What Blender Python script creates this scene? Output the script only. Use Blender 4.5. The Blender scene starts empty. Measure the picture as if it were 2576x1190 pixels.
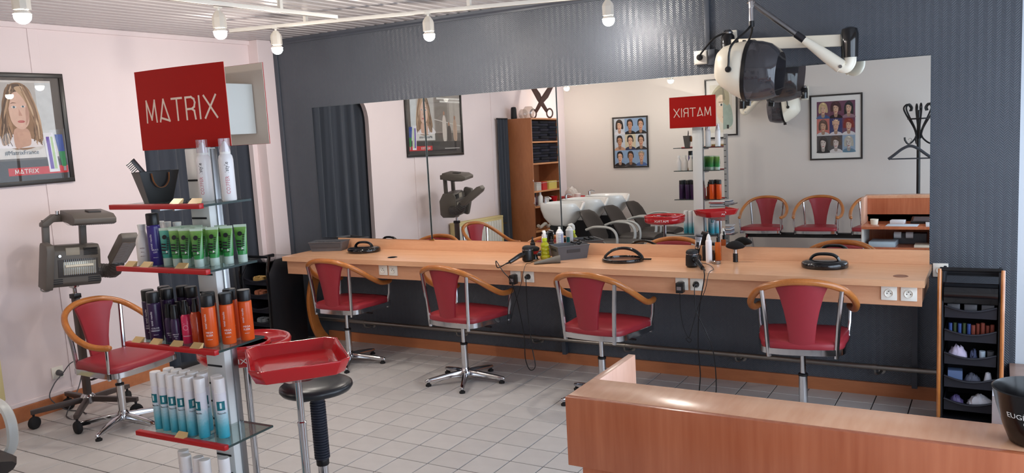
import bpy, bmesh, math, random
from mathutils import Vector, Matrix, Euler
random.seed(7)
PI = math.pi
scene = bpy.context.scene
COL = scene.collection

# ------------------------------------------------------------------ camera
R_CW = Matrix(((0.86263, 0.50268, -0.05642), (0.01558, -0.13789, -0.99032), (-0.50559, 0.85341, -0.12678)))  # world -> (right, down, forward)
CAM_POS = Vector((5.641, -5.407, 1.756))
FPX = 2092.1
cam_data = bpy.data.cameras.new('camera')
cam = bpy.data.objects.new('camera', cam_data)
COL.objects.link(cam)
m3 = Matrix((R_CW[0], -R_CW[1], -R_CW[2])).transposed()
cam.matrix_world = Matrix.Translation(CAM_POS) @ m3.to_4x4()
cam_data.sensor_width = 36.0
cam_data.lens = FPX / 2576 * 36.0
cam_data.clip_start = 0.02
scene.camera = cam

# ------------------------------------------------------------------ light
scene.view_settings.view_transform = 'Standard'
scene.view_settings.look = 'None'
scene.view_settings.gamma = 1.0
scene.view_settings.use_curve_mapping = False
scene.view_settings.exposure = 0.28
BULB = 390.0          # emission strength of the spot bulbs
DAY = 112.0           # W of the daylight through the shop window
scene.cycles.use_denoising = True
scene.cycles.max_bounces = 10
scene.cycles.sample_clamp_indirect = 6.0
world = bpy.data.worlds.new('sky')
scene.world = world
world.use_nodes = True
wb = world.node_tree.nodes['Background']
wb.inputs[0].default_value = (0.72, 0.84, 1.0, 1)
wb.inputs[1].default_value = 1.0
al = bpy.data.lights.new('window_right_offscreen', 'AREA')
al.shape = 'RECTANGLE'; al.size = 4.9; al.size_y = 2.0; al.energy = DAY; al.color = (0.80, 0.90, 1.0)
alo = bpy.data.objects.new('window_right_offscreen', al); COL.objects.link(alo)
alo.location = (6.75, -2.9, 1.4); alo.rotation_euler = (0, PI/2, 0)
alo.rotation_euler = Euler((PI/2, 0, PI/2))
al2 = bpy.data.lights.new('window_corner_offscreen', 'AREA')
al2.shape = 'RECTANGLE'; al2.size = 0.6; al2.size_y = 1.8; al2.energy = 5.0; al2.color = (0.75, 0.88, 1.0)
alo2 = bpy.data.objects.new('window_corner_offscreen', al2); COL.objects.link(alo2)
alo2.location = (6.12, 0.3, 1.4); alo2.rotation_euler = Euler((-PI/2, 0, 0))

# ------------------------------------------------------------------ materials
MATS = {}
def s2l(c):
    return tuple((x/12.92 if x <= 0.04045 else ((x+0.055)/1.055)**2.4) for x in (v/255.0 for v in c))
def mat(name, rgb, rough=0.5, metal=0.0, bump=0.0, bscale=200.0, var=0.0, vscale=6.0, spec=0.5, coat=0.0, trans=0.0, alpha=1.0, emit=0.0, sheen=0.0, rnd=0.0, ior=1.45):
    if name in MATS: return MATS[name]
    m = bpy.data.materials.new(name); m.use_nodes = True
    nt = m.node_tree; b = nt.nodes['Principled BSDF']; L = nt.links
    c = s2l(rgb)
    b.inputs['Base Color'].default_value = (*c, 1)
    b.inputs['Roughness'].default_value = rough
    b.inputs['Metallic'].default_value = metal
    b.inputs['Specular IOR Level'].default_value = spec
    b.inputs['Coat Weight'].default_value = coat
    b.inputs['Transmission Weight'].default_value = trans
    b.inputs['Alpha'].default_value = alpha
    b.inputs['IOR'].default_value = ior
    b.inputs['Sheen Weight'].default_value = sheen
    if emit:
        b.inputs['Emission Color'].default_value = (*c, 1); b.inputs['Emission Strength'].default_value = emit
    tc = nt.nodes.new('ShaderNodeTexCoord')
    if var > 0 or rnd > 0:
        n = nt.nodes.new('ShaderNodeTexNoise'); n.inputs['Scale'].default_value = vscale; n.inputs['Detail'].default_value = 4
        L.new(tc.outputs['Object'], n.inputs['Vector'])
        hsv = nt.nodes.new('ShaderNodeHueSaturation'); hsv.inputs['Color'].default_value = (*c, 1)
        mr = nt.nodes.new('ShaderNodeMapRange'); mr.inputs[3].default_value = 1-var; mr.inputs[4].default_value = 1+var
        mr.inputs[1].default_value = 0.3; mr.inputs[2].default_value = 0.7
        L.new(n.outputs['Fac'], mr.inputs[0])
        if rnd > 0:
            oi = nt.nodes.new('ShaderNodeObjectInfo'); m2 = nt.nodes.new('ShaderNodeMapRange')
            m2.inputs[3].default_value = 1-rnd; m2.inputs[4].default_value = 1+rnd
            L.new(oi.outputs['Random'], m2.inputs[0])
            mu = nt.nodes.new('ShaderNodeMath'); mu.operation = 'MULTIPLY'
            L.new(mr.outputs[0], mu.inputs[0]); L.new(m2.outputs[0], mu.inputs[1]); L.new(mu.outputs[0], hsv.inputs['Value'])
        else:
            L.new(mr.outputs[0], hsv.inputs['Value'])
        L.new(hsv.outputs['Color'], b.inputs['Base Color'])
    if bump > 0:
        n2 = nt.nodes.new('ShaderNodeTexNoise'); n2.inputs['Scale'].default_value = bscale; n2.inputs['Detail'].default_value = 3
        L.new(tc.outputs['Object'], n2.inputs['Vector'])
        bp = nt.nodes.new('ShaderNodeBump'); bp.inputs['Strength'].default_value = bump; bp.inputs['Distance'].default_value = 0.002
        L.new(n2.outputs['Fac'], bp.inputs['Height']); L.new(bp.outputs['Normal'], b.inputs['Normal'])
    MATS[name] = m
    return m

def wood(name, c1, c2, scale=(1, 1, 1), rough=0.35, coat=0.0, lo=0.35, hi=0.65):
    """laminate / beech: soft stretched grain between two colours"""
    if name in MATS: return MATS[name]
    m = bpy.data.materials.new(name); m.use_nodes = True
    nt = m.node_tree; b = nt.nodes['Principled BSDF']; L = nt.links
    tc = nt.nodes.new('ShaderNodeTexCoord'); mp = nt.nodes.new('ShaderNodeMapping'); mp.inputs['Scale'].default_value = scale
    L.new(tc.outputs['Object'], mp.inputs['Vector'])
    n = nt.nodes.new('ShaderNodeTexNoise'); n.inputs['Scale'].default_value = 3.0; n.inputs['Detail'].default_value = 5; n.inputs['Roughness'].default_value = 0.6
    L.new(mp.outputs[0], n.inputs['Vector'])
    n3 = nt.nodes.new('ShaderNodeTexNoise'); n3.inputs['Scale'].default_value = 40.0; n3.inputs['Detail'].default_value = 2
    L.new(mp.outputs[0], n3.inputs['Vector'])
    mixf = nt.nodes.new('ShaderNodeMath'); mixf.operation = 'MULTIPLY_ADD'; mixf.inputs[1].default_value = 0.25
    L.new(n3.outputs['Fac'], mixf.inputs[0])
    sc = nt.nodes.new('ShaderNodeMath'); sc.operation = 'MULTIPLY'; sc.inputs[1].default_value = 0.75
    L.new(n.outputs['Fac'], sc.inputs[0]); L.new(sc.outputs[0], mixf.inputs[2])
    r = nt.nodes.new('ShaderNodeValToRGB')
    r.color_ramp.elements[0].position = lo; r.color_ramp.elements[0].color = (*s2l(c1), 1)
    r.color_ramp.elements[1].position = hi; r.color_ramp.elements[1].color = (*s2l(c2), 1)
    L.new(mixf.outputs[0], r.inputs['Fac']); L.new(r.outputs['Color'], b.inputs['Base Color'])
    b.inputs['Roughness'].default_value = rough; b.inputs['Coat Weight'].default_value = coat; b.inputs['Coat Roughness'].default_value = 0.15
    MATS[name] = m
    return m

def grad(name, stops, axis='Z', lo=0.0, hi=1.0, rough=0.4, trans=0.0, wob=0.0, coat=0.0):
    """printed colour gradient along one axis of the object"""
    if name in MATS: return MATS[name]
    m = bpy.data.materials.new(name); m.use_nodes = True
    nt = m.node_tree; b = nt.nodes['Principled BSDF']; L = nt.links
    tc = nt.nodes.new('ShaderNodeTexCoord'); sx = nt.nodes.new('ShaderNodeSeparateXYZ')
    L.new(tc.outputs['Object'], sx.inputs[0])
    mr = nt.nodes.new('ShaderNodeMapRange'); mr.inputs[1].default_value = lo; mr.inputs[2].default_value = hi
    L.new(sx.outputs[axis], mr.inputs[0])
    out = mr.outputs[0]
    if wob:
        n = nt.nodes.new('ShaderNodeTexNoise'); n.inputs['Scale'].default_value = 45; n.inputs['Detail'].default_value = 3; n.inputs['Distortion'].default_value = 1.2
        L.new(tc.outputs['Object'], n.inputs['Vector'])
        ma = nt.nodes.new('ShaderNodeMath'); ma.operation = 'MULTIPLY_ADD'; ma.inputs[1].default_value = wob
        L.new(n.outputs['Fac'], ma.inputs[0]); L.new(out, ma.inputs[2])
        mb = nt.nodes.new('ShaderNodeMath'); mb.operation = 'SUBTRACT'; mb.inputs[1].default_value = wob*0.5
        L.new(ma.outputs[0], mb.inputs[0]); out = mb.outputs[0]
    r = nt.nodes.new('ShaderNodeValToRGB'); cr = r.color_ramp
    while len(cr.elements) < len(stops): cr.elements.new(0.5)
    for e, (p_, c_) in zip(cr.elements, stops): e.position = p_; e.color = (*s2l(c_), 1)
    L.new(out, r.inputs['Fac']); L.new(r.outputs['Color'], b.inputs['Base Color'])
    b.inputs['Roughness'].default_value = rough; b.inputs['Transmission Weight'].default_value = trans; b.inputs['Coat Weight'].default_value = coat
    MATS[name] = m
    return m

def thin_glass(name, tint=(255, 255, 255), refl=0.08, alpha=0.08, rough=0.0):
    """thin clear sheet: mostly see-through, some mirror reflection, a little body colour"""
    if name in MATS: return MATS[name]
    m = bpy.data.materials.new(name); m.use_nodes = True
    nt = m.node_tree; L = nt.links; nt.nodes.remove(nt.nodes['Principled BSDF']); out = nt.nodes['Material Output']
    t = nt.nodes.new('ShaderNodeBsdfTransparent'); t.inputs[0].default_value = (*s2l(tint), 1)
    d = nt.nodes.new('ShaderNodeBsdfDiffuse'); d.inputs[0].default_value = (*s2l(tint), 1)
    g = nt.nodes.new('ShaderNodeBsdfGlossy'); g.inputs[1].default_value = rough
    m1 = nt.nodes.new('ShaderNodeMixShader'); m1.inputs[0].default_value = alpha
    L.new(t.outputs[0], m1.inputs[1]); L.new(d.outputs[0], m1.inputs[2])
    lw = nt.nodes.new('ShaderNodeLayerWeight'); lw.inputs[0].default_value = 0.5
    pw = nt.nodes.new('ShaderNodeMath'); pw.operation = 'POWER'; pw.inputs[1].default_value = 4.0; L.new(lw.outputs['Facing'], pw.inputs[0])
    ml = nt.nodes.new('ShaderNodeMath'); ml.operation = 'MULTIPLY_ADD'; ml.inputs[1].default_value = 0.7; ml.inputs[2].default_value = refl
    L.new(pw.outputs[0], ml.inputs[0])
    m2 = nt.nodes.new('ShaderNodeMixShader'); L.new(ml.outputs[0], m2.inputs[0]); L.new(m1.outputs[0], m2.inputs[1]); L.new(g.outputs[0], m2.inputs[2])
    L.new(m2.outputs[0], out.inputs[0])
    MATS[name] = m
    return m

M_PINK = mat('pink_wallpaper', (229, 214, 214), 0.75, bump=0.15, bscale=260, var=0.02, vscale=2.0)
M_CREAM = mat('cream_paint', (212, 204, 197), 0.75, bump=0.12, bscale=260, var=0.015, vscale=1.5)
M_CHROME = mat('chrome', (205, 205, 208), 0.12, 1.0)
M_STEEL = mat('brushed_steel', (150, 150, 152), 0.28, 1.0)
M_BLACK = mat('black_plastic', (20, 20, 22), 0.35)
M_BLACKG = mat('black_gloss', (14, 14, 16), 0.12, coat=0.4)
M_BLACKM = mat('black_matt', (24, 24, 27), 0.65)
M_RED = mat('red_vinyl', (150, 42, 52), 0.42, bump=0.12, bscale=500, var=0.04, vscale=8)
M_REDP = mat('red_plastic', (186, 22, 30), 0.14, coat=0.5)
M_WHITE = mat('white_plastic', (236, 234, 230), 0.35)
M_WHITEG = mat('white_gloss', (238, 238, 236), 0.10, coat=0.4)
M_SOCK = mat('socket_white', (238, 234, 224), 0.35)
M_RUBBER = mat('rubber', (28, 27, 28), 0.8)
M_BEECH = wood('bent_beech', (168, 98, 44), (196, 124, 62), (2, 2, 2), 0.28, 0.3)
M_DESK = wood('desk_laminate', (214, 162, 124), (226, 176, 138), (0.6, 6, 6), 0.25)
M_DESKV = wood('apron_laminate', (206, 150, 114), (218, 164, 128), (0.6, 6, 6), 0.35)
M_BASE = wood('baseboard_wood', (172, 104, 66), (190, 120, 78), (0.8, 6, 6), 0.4)
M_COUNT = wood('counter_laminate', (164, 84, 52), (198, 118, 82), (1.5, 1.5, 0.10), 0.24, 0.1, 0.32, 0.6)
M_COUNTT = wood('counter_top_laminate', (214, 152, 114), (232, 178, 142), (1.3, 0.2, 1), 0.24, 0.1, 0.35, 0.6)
M_UNITW = wood('shelf_unit_wood', (150, 92, 58), (172, 110, 72), (2, 2, 0.4), 0.45)
M_GREYP = mat('grey_plastic', (84, 84, 88), 0.45)
M_CLIMA = mat('heater_brown_plastic', (92, 86, 80), 0.45, var=0.03)
M_CREAMP = mat('cream_plastic', (238, 230, 212), 0.3)

# ------------------------------------------------------------------ mesh helpers
def catmull(pts, k=6, closed=False):
    P = [Vector(p) for p in pts]; n = len(P); out = []
    rng = n if closed else n-1
    for i in range(rng):
        p1, p2 = P[i], P[(i+1) % n]
        p0 = P[(i-1) % n] if (closed or i > 0) else p1*2-p2
        p3 = P[(i+2) % n] if (closed or i+2 < n) else p2*2-p1
        for j in range(k):
            t = j/k
            out.append(0.5*((2*p1)+(p2-p0)*t+(2*p0-5*p1+4*p2-p3)*t*t+(3*p1-p0-3*p2+p3)*t*t*t))
    if not closed: out.append(P[-1])
    return out

class MB:
    """collects geometry of ONE part"""
    def __init__(s): s.v = []; s.f = []; s.mi = []; s.M = Matrix.Identity(4); s.cur = 0
    def add(s, vs, fs):
        o = len(s.v); s.v += [s.M @ Vector(v) for v in vs]
        for f in fs: s.f.append([o+i for i in f]); s.mi.append(s.cur)
        return s
    def box(s, c, d, rot=None):
        hx, hy, hz = d[0]/2, d[1]/2, d[2]/2
        vs = [Vector((x*hx, y*hy, z*hz)) for x in (-1, 1) for y in (-1, 1) for z in (-1, 1)]
        if rot is not None:
            E = Euler(rot).to_matrix(); vs = [E @ v for v in vs]
        return s.add([Vector(c)+v for v in vs], [(0, 1, 3, 2), (4, 6, 7, 5), (0, 4, 5, 1), (2, 3, 7, 6), (0, 2, 6, 4), (1, 5, 7, 3)])
    def span(s, a, b):
        return s.box([(a[i]+b[i])/2 for i in range(3)], [abs(b[i]-a[i]) for i in range(3)])
    def prism(s, pts, a, b, axis='z'):
        n = len(pts)
        def w(p, h): return {'z': (p[0], p[1], h), 'y': (p[0], h, p[1]), 'x': (h, p[0], p[1])}[axis]
        vs = [w(p, a) for p in pts]+[w(p, b) for p in pts]
        fs = [tuple(range(n))[::-1], tuple(range(n, 2*n))]+[(i, (i+1) % n, n+(i+1) % n, n+i) for i in range(n)]
        return s.add(vs, fs)
    def loft(s, rings, cap=True, closed=False):
        n = len(rings[0]); vs = [p for r in rings for p in r]; fs = []
        m = len(rings)
        for i in range(m if closed else m-1):
            a = i*n; b = ((i+1) % m)*n
            for j in range(n):
                fs.append((a+j, a+(j+1) % n, b+(j+1) % n, b+j))
        if cap and not closed:
            fs.append(tuple(range(n))[::-1]); fs.append(tuple(range((m-1)*n, m*n)))
        return s.add(vs, fs)
    def lathe(s, prof, n=24, c=(0, 0, 0), M=None):
        rings = []
        for r, z in prof:
            ring = []
            for i in range(n):
                a = 2*PI*i/n; p = Vector((max(r, 1e-4)*math.cos(a), max(r, 1e-4)*math.sin(a), z))
                if M is not None: p = M @ p
                ring.append(p+Vector(c))
            rings.append(ring)
        return s.loft(rings)
    def tube(s, pts, r, n=8, closed=False, flat=None):
        P = [Vector(p) for p in pts]; m = len(P); rings = []
        rr = r if isinstance(r, (list, tuple)) else [r]*m
        up = None
        for i in range(m):
            if closed: t = P[(i+1) % m]-P[i-1]
            else: t = P[min(i+1, m-1)]-P[max(i-1, 0)]
            t.normalize()
            if up is None:
                up = Vector((0, 0, 1)) if abs(t.z) < 0.9 else Vector((0, 1, 0))
            u = up-t*up.dot(t)
            if u.length < 1e-4: u = Vector((1, 0, 0))-t*t.x
            u.normalize(); w = t.cross(u); up = u
            a_, b_ = (1, 1) if flat is None else flat
            rings.append([P[i]+u*(math.sin(2*PI*k/n)*rr[i]*b_)+w*(math.cos(2*PI*k/n)*rr[i]*a_) for k in range(n)])
        return s.loft(rings, cap=not closed, closed=closed)
    def cyl(s, a, b, r, n=16, r2=None): return s.tube([a, b], [r, r if r2 is None else r2], n)
    def sphere(s, c, r, n=16, m=10, sc=(1, 1, 1)):
        rings = []
        for i in range(m+1):
            t = -PI/2+PI*i/m; q = max(math.cos(t), 1e-3)
            rings.append([(c[0]+sc[0]*r*q*math.cos(2*PI*k/n), c[1]+sc[1]*r*q*math.sin(2*PI*k/n), c[2]+sc[2]*r*math.sin(t)) for k in range(n)])
        return s.loft(rings)
    def mesh(s, name, bevel=0.0, smooth=35, seg=2):
        me = bpy.data.meshes.new(name); me.from_pydata([tuple(v) for v in s.v], [], s.f)
        bm = bmesh.new(); bm.from_mesh(me)
        for f, k in zip(bm.faces, s.mi): f.material_index = k
        bmesh.ops.recalc_face_normals(bm, faces=bm.faces)
        if bevel > 0:
            ed = [e for e in bm.edges if e.is_manifold and e.calc_face_angle(0) > 0.6]
            bmesh.ops.bevel(bm, geom=ed, offset=bevel, segments=seg, affect='EDGES', profile=0.5, clamp_overlap=True)
        bm.to_mesh(me); bm.free()
        if smooth:
            me.shade_smooth(); me.set_sharp_from_angle(angle=math.radians(smooth))
        me.validate()
        return me
    def build(s, name, m, parent=None, bevel=0.0, smooth=35, loc=None, rot=None, label=None, seg=2):
        me = s.mesh(name, bevel, smooth, seg)
        for mm in (m if isinstance(m, (list, tuple)) else [m]): me.materials.append(mm)
        return link(name, me, parent, loc, rot, label)

def link(name, me, parent=None, loc=None, rot=None, label=None):
    o = bpy.data.objects.new(name, me); COL.objects.link(o)
    if parent is not None: o.parent = parent
    if loc is not None: o.location = loc
    if rot is not None: o.rotation_euler = rot
    if label: o['label'] = label
    return o
def thing(name, label, cat, loc=(0, 0, 0), rz=0.0, group=None):
    o = bpy.data.objects.new(name, None); COL.objects.link(o)
    o.empty_display_size = 0.05
    o.location = loc; o.rotation_euler = (0, 0, rz); o['label'] = label; o['category'] = cat
    if group: o['group'] = group
    return o
def tag(o, label, cat, group=None):
    o['label'] = label; o['category'] = cat
    if group: o['group'] = group
    return o
def struct(o): o['kind'] = 'structure'; return o
def copy_tree(o, parent=None):
    c = o.copy(); COL.objects.link(c)
    if parent is not None: c.parent = parent
    for ch in list(o.children): copy_tree(ch, c)
    return c
def dup(root, loc, rz=0.0, label=None, group=None):
    c = copy_tree(root); c.location = loc; c.rotation_euler = (0, 0, rz)
    if label: c['label'] = label
    if group: c['group'] = group
    return c
def proj(p):
    q = R_CW @ (Vector(p)-CAM_POS)
    return (q.x/q.z*FPX+1288, q.y/q.z*FPX+595, q.z)
def text_mesh(txt, size, ext=0.0004, align='CENTER', sx=1.0):
    cu = bpy.data.curves.new('txt', 'FONT'); cu.body = txt; cu.size = size; cu.extrude = ext; cu.align_x = align; cu.align_y = 'CENTER'
    cu.resolution_u = 2
    ob = bpy.data.objects.new('txt', cu); COL.objects.link(ob)
    bpy.context.view_layer.update()
    me = bpy.data.meshes.new_from_object(ob.evaluated_get(bpy.context.evaluated_depsgraph_get()))
    bpy.data.objects.remove(ob); bpy.data.curves.remove(cu)
    if sx != 1.0:
        for v in me.vertices: v.co.x *= sx
    return me
def lettering(txt, size, m, parent, loc, rot, ext=0.0004, sx=1.0, name='lettering', align='CENTER'):
    me = text_mesh(txt, size, ext, align, sx); me.materials.clear(); me.materials.append(m)
    return link(name, me, parent, loc, rot)
GLY = {'M': ([[(0, 0), (0.08, 1), (0.5, 0.12), (0.92, 1), (1, 0)]], 1.0), 'A': ([[(0.0, 0), (0.45, 1), (0.9, 0), (0.09, 0.16)]], 0.9),
       'T': ([[(0, 1), (0.9, 1)], [(0.45, 1), (0.45, 0)]], 0.9), 'R': ([[(0, 0), (0, 1), (0.5, 1), (0.72, 0.9), (0.78, 0.74), (0.7, 0.55), (0.5, 0.46), (0, 0.46)], [(0.5, 0.46), (0.68, 0.36), (0.74, 0)]], 0.8),
       'I': ([[(0, 0), (0, 1)]], 0.06), 'X': ([[(0, 1), (0.95, 0)], [(0, 0), (0.95, 1)]], 0.95)}
def stroke_word(word, h, w, aspect=0.62, gap=0.2, d=0.0006):
    """thin stroked capitals, in the XY plane, centred"""
    b = MB(); x = 0.0; H = h
    tot = sum(GLY[c][1]*aspect*H for c in word)+gap*H*(len(word)-1)
    x = -tot/2
    for k, c in enumerate(word):
        st, wd = GLY[c]
        for line in st:
            for (x0, y0), (x1, y1) in zip(line, line[1:]):
                a = Vector((x+x0*aspect*H, y0*H-H/2)); e = Vector((x+x1*aspect*H, y1*H-H/2))
                t = (e-a).normalized(); n = Vector((-t.y, t.x))*w/2; a2 = a-t*w/2; e2 = e+t*w/2
                b.prism([tuple(a2-n), tuple(e2-n), tuple(e2+n), tuple(a2+n)], 0, d)
        x += wd*aspect*H+gap*H
    return b
# ================================================================== STRUCTURE
CEIL = 2.65; XR = 6.5; YF = -5.85
def chevron_wall(name, rgb, rough):
    m = mat(name, rgb, rough, var=0.05, vscale=2.5)
    nt = m.node_tree; L = nt.links; b = nt.nodes['Principled BSDF']
    tc = nt.nodes.new('ShaderNodeTexCoord'); sx = nt.nodes.new('ShaderNodeSeparateXYZ'); L.new(tc.outputs['Object'], sx.inputs[0])
    pp = nt.nodes.new('ShaderNodeMath'); pp.operation = 'PINGPONG'; pp.inputs[1].default_value = 0.022; L.new(sx.outputs['X'], pp.inputs[0])
    ad = nt.nodes.new('ShaderNodeMath'); ad.operation = 'ADD'; L.new(pp.outputs[0], ad.inputs[0]); L.new(sx.outputs['Z'], ad.inputs[1])
    mu = nt.nodes.new('ShaderNodeMath'); mu.operation = 'MULTIPLY'; mu.inputs[1].default_value = 2*PI/0.014; L.new(ad.outputs[0], mu.inputs[0])
    sn = nt.nodes.new('ShaderNodeMath'); sn.operation = 'SINE'; L.new(mu.outputs[0], sn.inputs[0])
    bp = nt.nodes.new('ShaderNodeBump'); bp.inputs['Strength'].default_value = 0.42; bp.inputs['Distance'].default_value = 0.0014
    n = nt.nodes.new('ShaderNodeTexNoise'); n.inputs['Scale'].default_value = 120; L.new(tc.outputs['Object'], n.inputs['Vector'])
    am = nt.nodes.new('ShaderNodeMath'); am.operation = 'MULTIPLY_ADD'; am.inputs[1].default_value = 1.2; L.new(n.outputs['Fac'], am.inputs[0]); L.new(sn.outputs[0], am.inputs[2])
    L.new(am.outputs[0], bp.inputs['Height']); L.new(bp.outputs['Normal'], b.inputs['Normal'])
    return m
M_DARK = chevron_wall('dark_grey_wallpaper', (80, 85, 93), 0.36)
M_DARKP = mat('dark_grey_paint', (70, 75, 84), 0.4)

# ---- floor: grout bed + tiles (20 cm)
struct(MB().span((-0.3, YF-0.1, -0.06), (XR+0.2, 0.1, -0.003)).build('floor', mat('grout', (48, 42, 40), 0.9), smooth=0))
floor = bpy.data.objects['floor']
M_TILE = mat('floor_tile', (198, 194, 191), 0.36, bump=0.08, bscale=150, var=0.04, vscale=9, rnd=0.045)
tb = MB().box((0, 0, -0.0015), (0.1936, 0.1936, 0.009)); tile_me = tb.mesh('tile', bevel=0.0016, seg=1, smooth=0); tile_me.materials.append(M_TILE)
cells = []
y = 0.02-0.1
while y > YF: 
    x = 0.1
    while x < XR:
        cells.append((x, y)); x += 0.2
    y -= 0.2
def tile_score(c):
    u, v, d = proj((c[0], c[1], 0))
    if d < 0.3 or not (-40 < u < 2620 and 700 < v < 1230): return 0
    if u > 1430 and v > 990+(u-1430)*0.12: return 0          # behind the reception counter
    return 1.0/d
order = sorted(cells, key=tile_score, reverse=True)
shown = [c for c in order[:300] if tile_score(c) > 0]
for c in shown:
    link('tile', tile_me, floor, loc=(c[0], c[1], 0))
sset = set(shown); rest = MB()
for c in cells:
    if c not in sset: rest.box((c[0], c[1], -0.0015), (0.1936, 0.1936, 0.009))
o = rest.build('tile_field', M_TILE, floor, smooth=0); o['kind'] = 'stuff'

# ---- dark wall behind the mirrors
struct(MB().span((-0.12, 0.0, -0.05), (5.73, 0.14, CEIL+0.05)).build('wall_back', M_DARK, smooth=0))
struct(MB().span((0.5, -0.02, 0), (5.72, 0, 0.082)).build('baseboard_back', M_BASE, bevel=0.002, smooth=0))
struct(MB().span((0.115, -0.014, 0), (0.16, 0, CEIL)).build('trim_1', M_DARKP, bevel=0.003, smooth=0))
mould = MB().prism([(0, 2.65), (0, 2.605), (-0.012, 2.605), (-0.016, 2.618), (-0.03, 2.63), (-0.032, 2.65)], 0.0, 5.73, 'x')
struct(mould.build('trim_2', M_DARKP, smooth=0))
# ---- pink wall with the curtained opening
def rounded_opening(y0, y1, top, r, n=10):
    pts = [(y0, -0.05)]
    for i in range(n+1):
        a = PI-PI/2*i/n; pts.append((y0+r+r*math.cos(a), top-r+r*math.sin(a)))
    for i in range(n+1):
        a = PI/2-PI/2*i/n; pts.append((y1-r+r*math.cos(a), top-r+r*math.sin(a)))
    pts.append((y1, -0.05))
    return pts
poly = [(YF-0.1, -0.05)]+rounded_opening(-1.31, -0.235, 2.31, 0.36)+[(0.0, -0.05), (0.0, CEIL+0.05), (YF-0.1, CEIL+0.05)]
wl = struct(MB().prism(poly, -0.05, 0.0, 'x').build('wall_left', M_PINK, smooth=0))
struct(MB().span((0, -0.185, 0), (0.115, 0, CEIL)).build('trim_3', M_PINK, bevel=0.004, smooth=0))
struct(MB().span((0, -3.7, 0), (0.018, -1.31, 0.105)).build('baseboard_left', M_BASE, bevel=0.002, smooth=0))
struct(MB().span((0, -3.7, 0.105), (0.012, -1.31, 0.135)).build('trim_4', M_PINK, bevel=0.004, smooth=0))
for k, yy in enumerate((-2.065, -3.66)):
    struct(MB().span((0, yy-0.035, 0.135), (0.006, yy+0.035, CEIL)).build('trim_%d' % (5+k), M_PINK, bevel=0.002, smooth=0))
struct(MB().span((0, YF, 2.612), (0.02, 0, CEIL)).build('trim_7', M_PINK, bevel=0.004, smooth=0))
# room behind the curtain
struct(MB().span((-0.9, -1.6, -0.05), (-0.86, 0.05, CEIL)).build('wall_passage', M_CREAM, smooth=0))
# ---- wall behind the photographer, right wall with the shop window
struct(MB().span((-0.14, YF-0.14, -0.05), (XR+0.14, YF, CEIL+0.05)).build('wall_front', M_CREAM, smooth=0))
wr = MB()
wr.span((XR, YF, -0.05), (XR+0.14, -5.45, CEIL+0.05)); wr.span((XR, -0.35, -0.05), (XR+0.14, 0.14, CEIL+0.05))
wr.span((XR, -5.45, -0.05), (XR+0.14, -0.35, 0.3)); wr.span((XR, -5.45, 2.45), (XR+0.14, -0.35, CEIL+0.05))
struct(wr.build('wall_right', M_CREAM, smooth=0))
M_PANE = thin_glass('window_pane', (250, 252, 255), 0.06, 0.0)
M_ALU = mat('white_window_frame', (225, 230, 235), 0.35)
wf = MB()
for yy in (-5.42, -3.75, -2.05, -0.38): wf.span((XR+0.03, yy-0.03, 0.3), (XR+0.09, yy+0.03, 2.45))
for zz in (0.33, 2.42): wf.span((XR+0.03, -5.45, zz-0.03), (XR+0.09, -0.35, zz+0.03))
w1 = struct(wf.build('window_1', M_ALU, smooth=0))
for a, b in ((-5.39, -3.78), (-3.72, -2.08), (-2.02, -0.41)):
    MB().span((XR+0.057, a, 0.36), (XR+0.063, b, 2.39)).build('pane', M_PANE, w1, smooth=0)
wf = MB()
wf.span((5.73, 0.02, -0.05), (5.79, 0.1, CEIL+0.05)); wf.span((6.44, 0.02, -0.05), (6.5, 0.1, CEIL+0.05))
wf.span((5.79, 0.02, -0.05), (6.44, 0.1, 0.3)); wf.span((5.79, 0.02, 2.45), (6.44, 0.1, CEIL+0.05))
w2 = struct(wf.build('window_2', M_ALU, smooth=0))
MB().span((5.79, 0.057, 0.3), (6.44, 0.063, 2.45)).build('pane', M_PANE, w2, smooth=0)
# low display platform in the shop window
pl = MB().span((5.705, -2.3, 0), (XR, 0.0, 0.25)).build('window_platform', mat('platform_side', (40, 40, 44), 0.6), smooth=0)
tag(pl, 'low dark boxed platform below the shop window with a brown top', 'platform')
MB().span((5.70, -2.3, 0.25), (XR, 0.0, 0.272)).build('platform_top', wood('platform_wood', (150, 118, 104), (166, 134, 118), (1, 3, 1), 0.35), pl, bevel=0.003, smooth=0)

# ---- ceiling: slab + PVC planks running away from the camera
ceil = struct(MB().span((-0.14, YF-0.1, CEIL+0.02), (XR+0.14, 0.14, CEIL+0.08)).build('ceiling', mat('ceiling_void', (60, 58, 58), 0.9), smooth=0))
M_PLANK = mat('ceiling_plank', (184, 179, 178), 0.25, spec=0.5)
pk = MB()
prof = [(-0.0495, 0.018), (-0.0495, 0.011), (-0.036, 0.010), (-0.031, 0.0), (0.031, 0.0), (0.036, 0.010), (0.0455, 0.011), (0.0455, 0.018)]
pk.prism(prof, YF, 0.0, 'y')
pk_me = pk.mesh('ceiling_plank', smooth=0); pk_me.materials.append(M_PLANK)
x = 0.05
while x < XR:
    link('plank', pk_me, ceil, loc=(x, 0, CEIL)); x += 0.1

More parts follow.
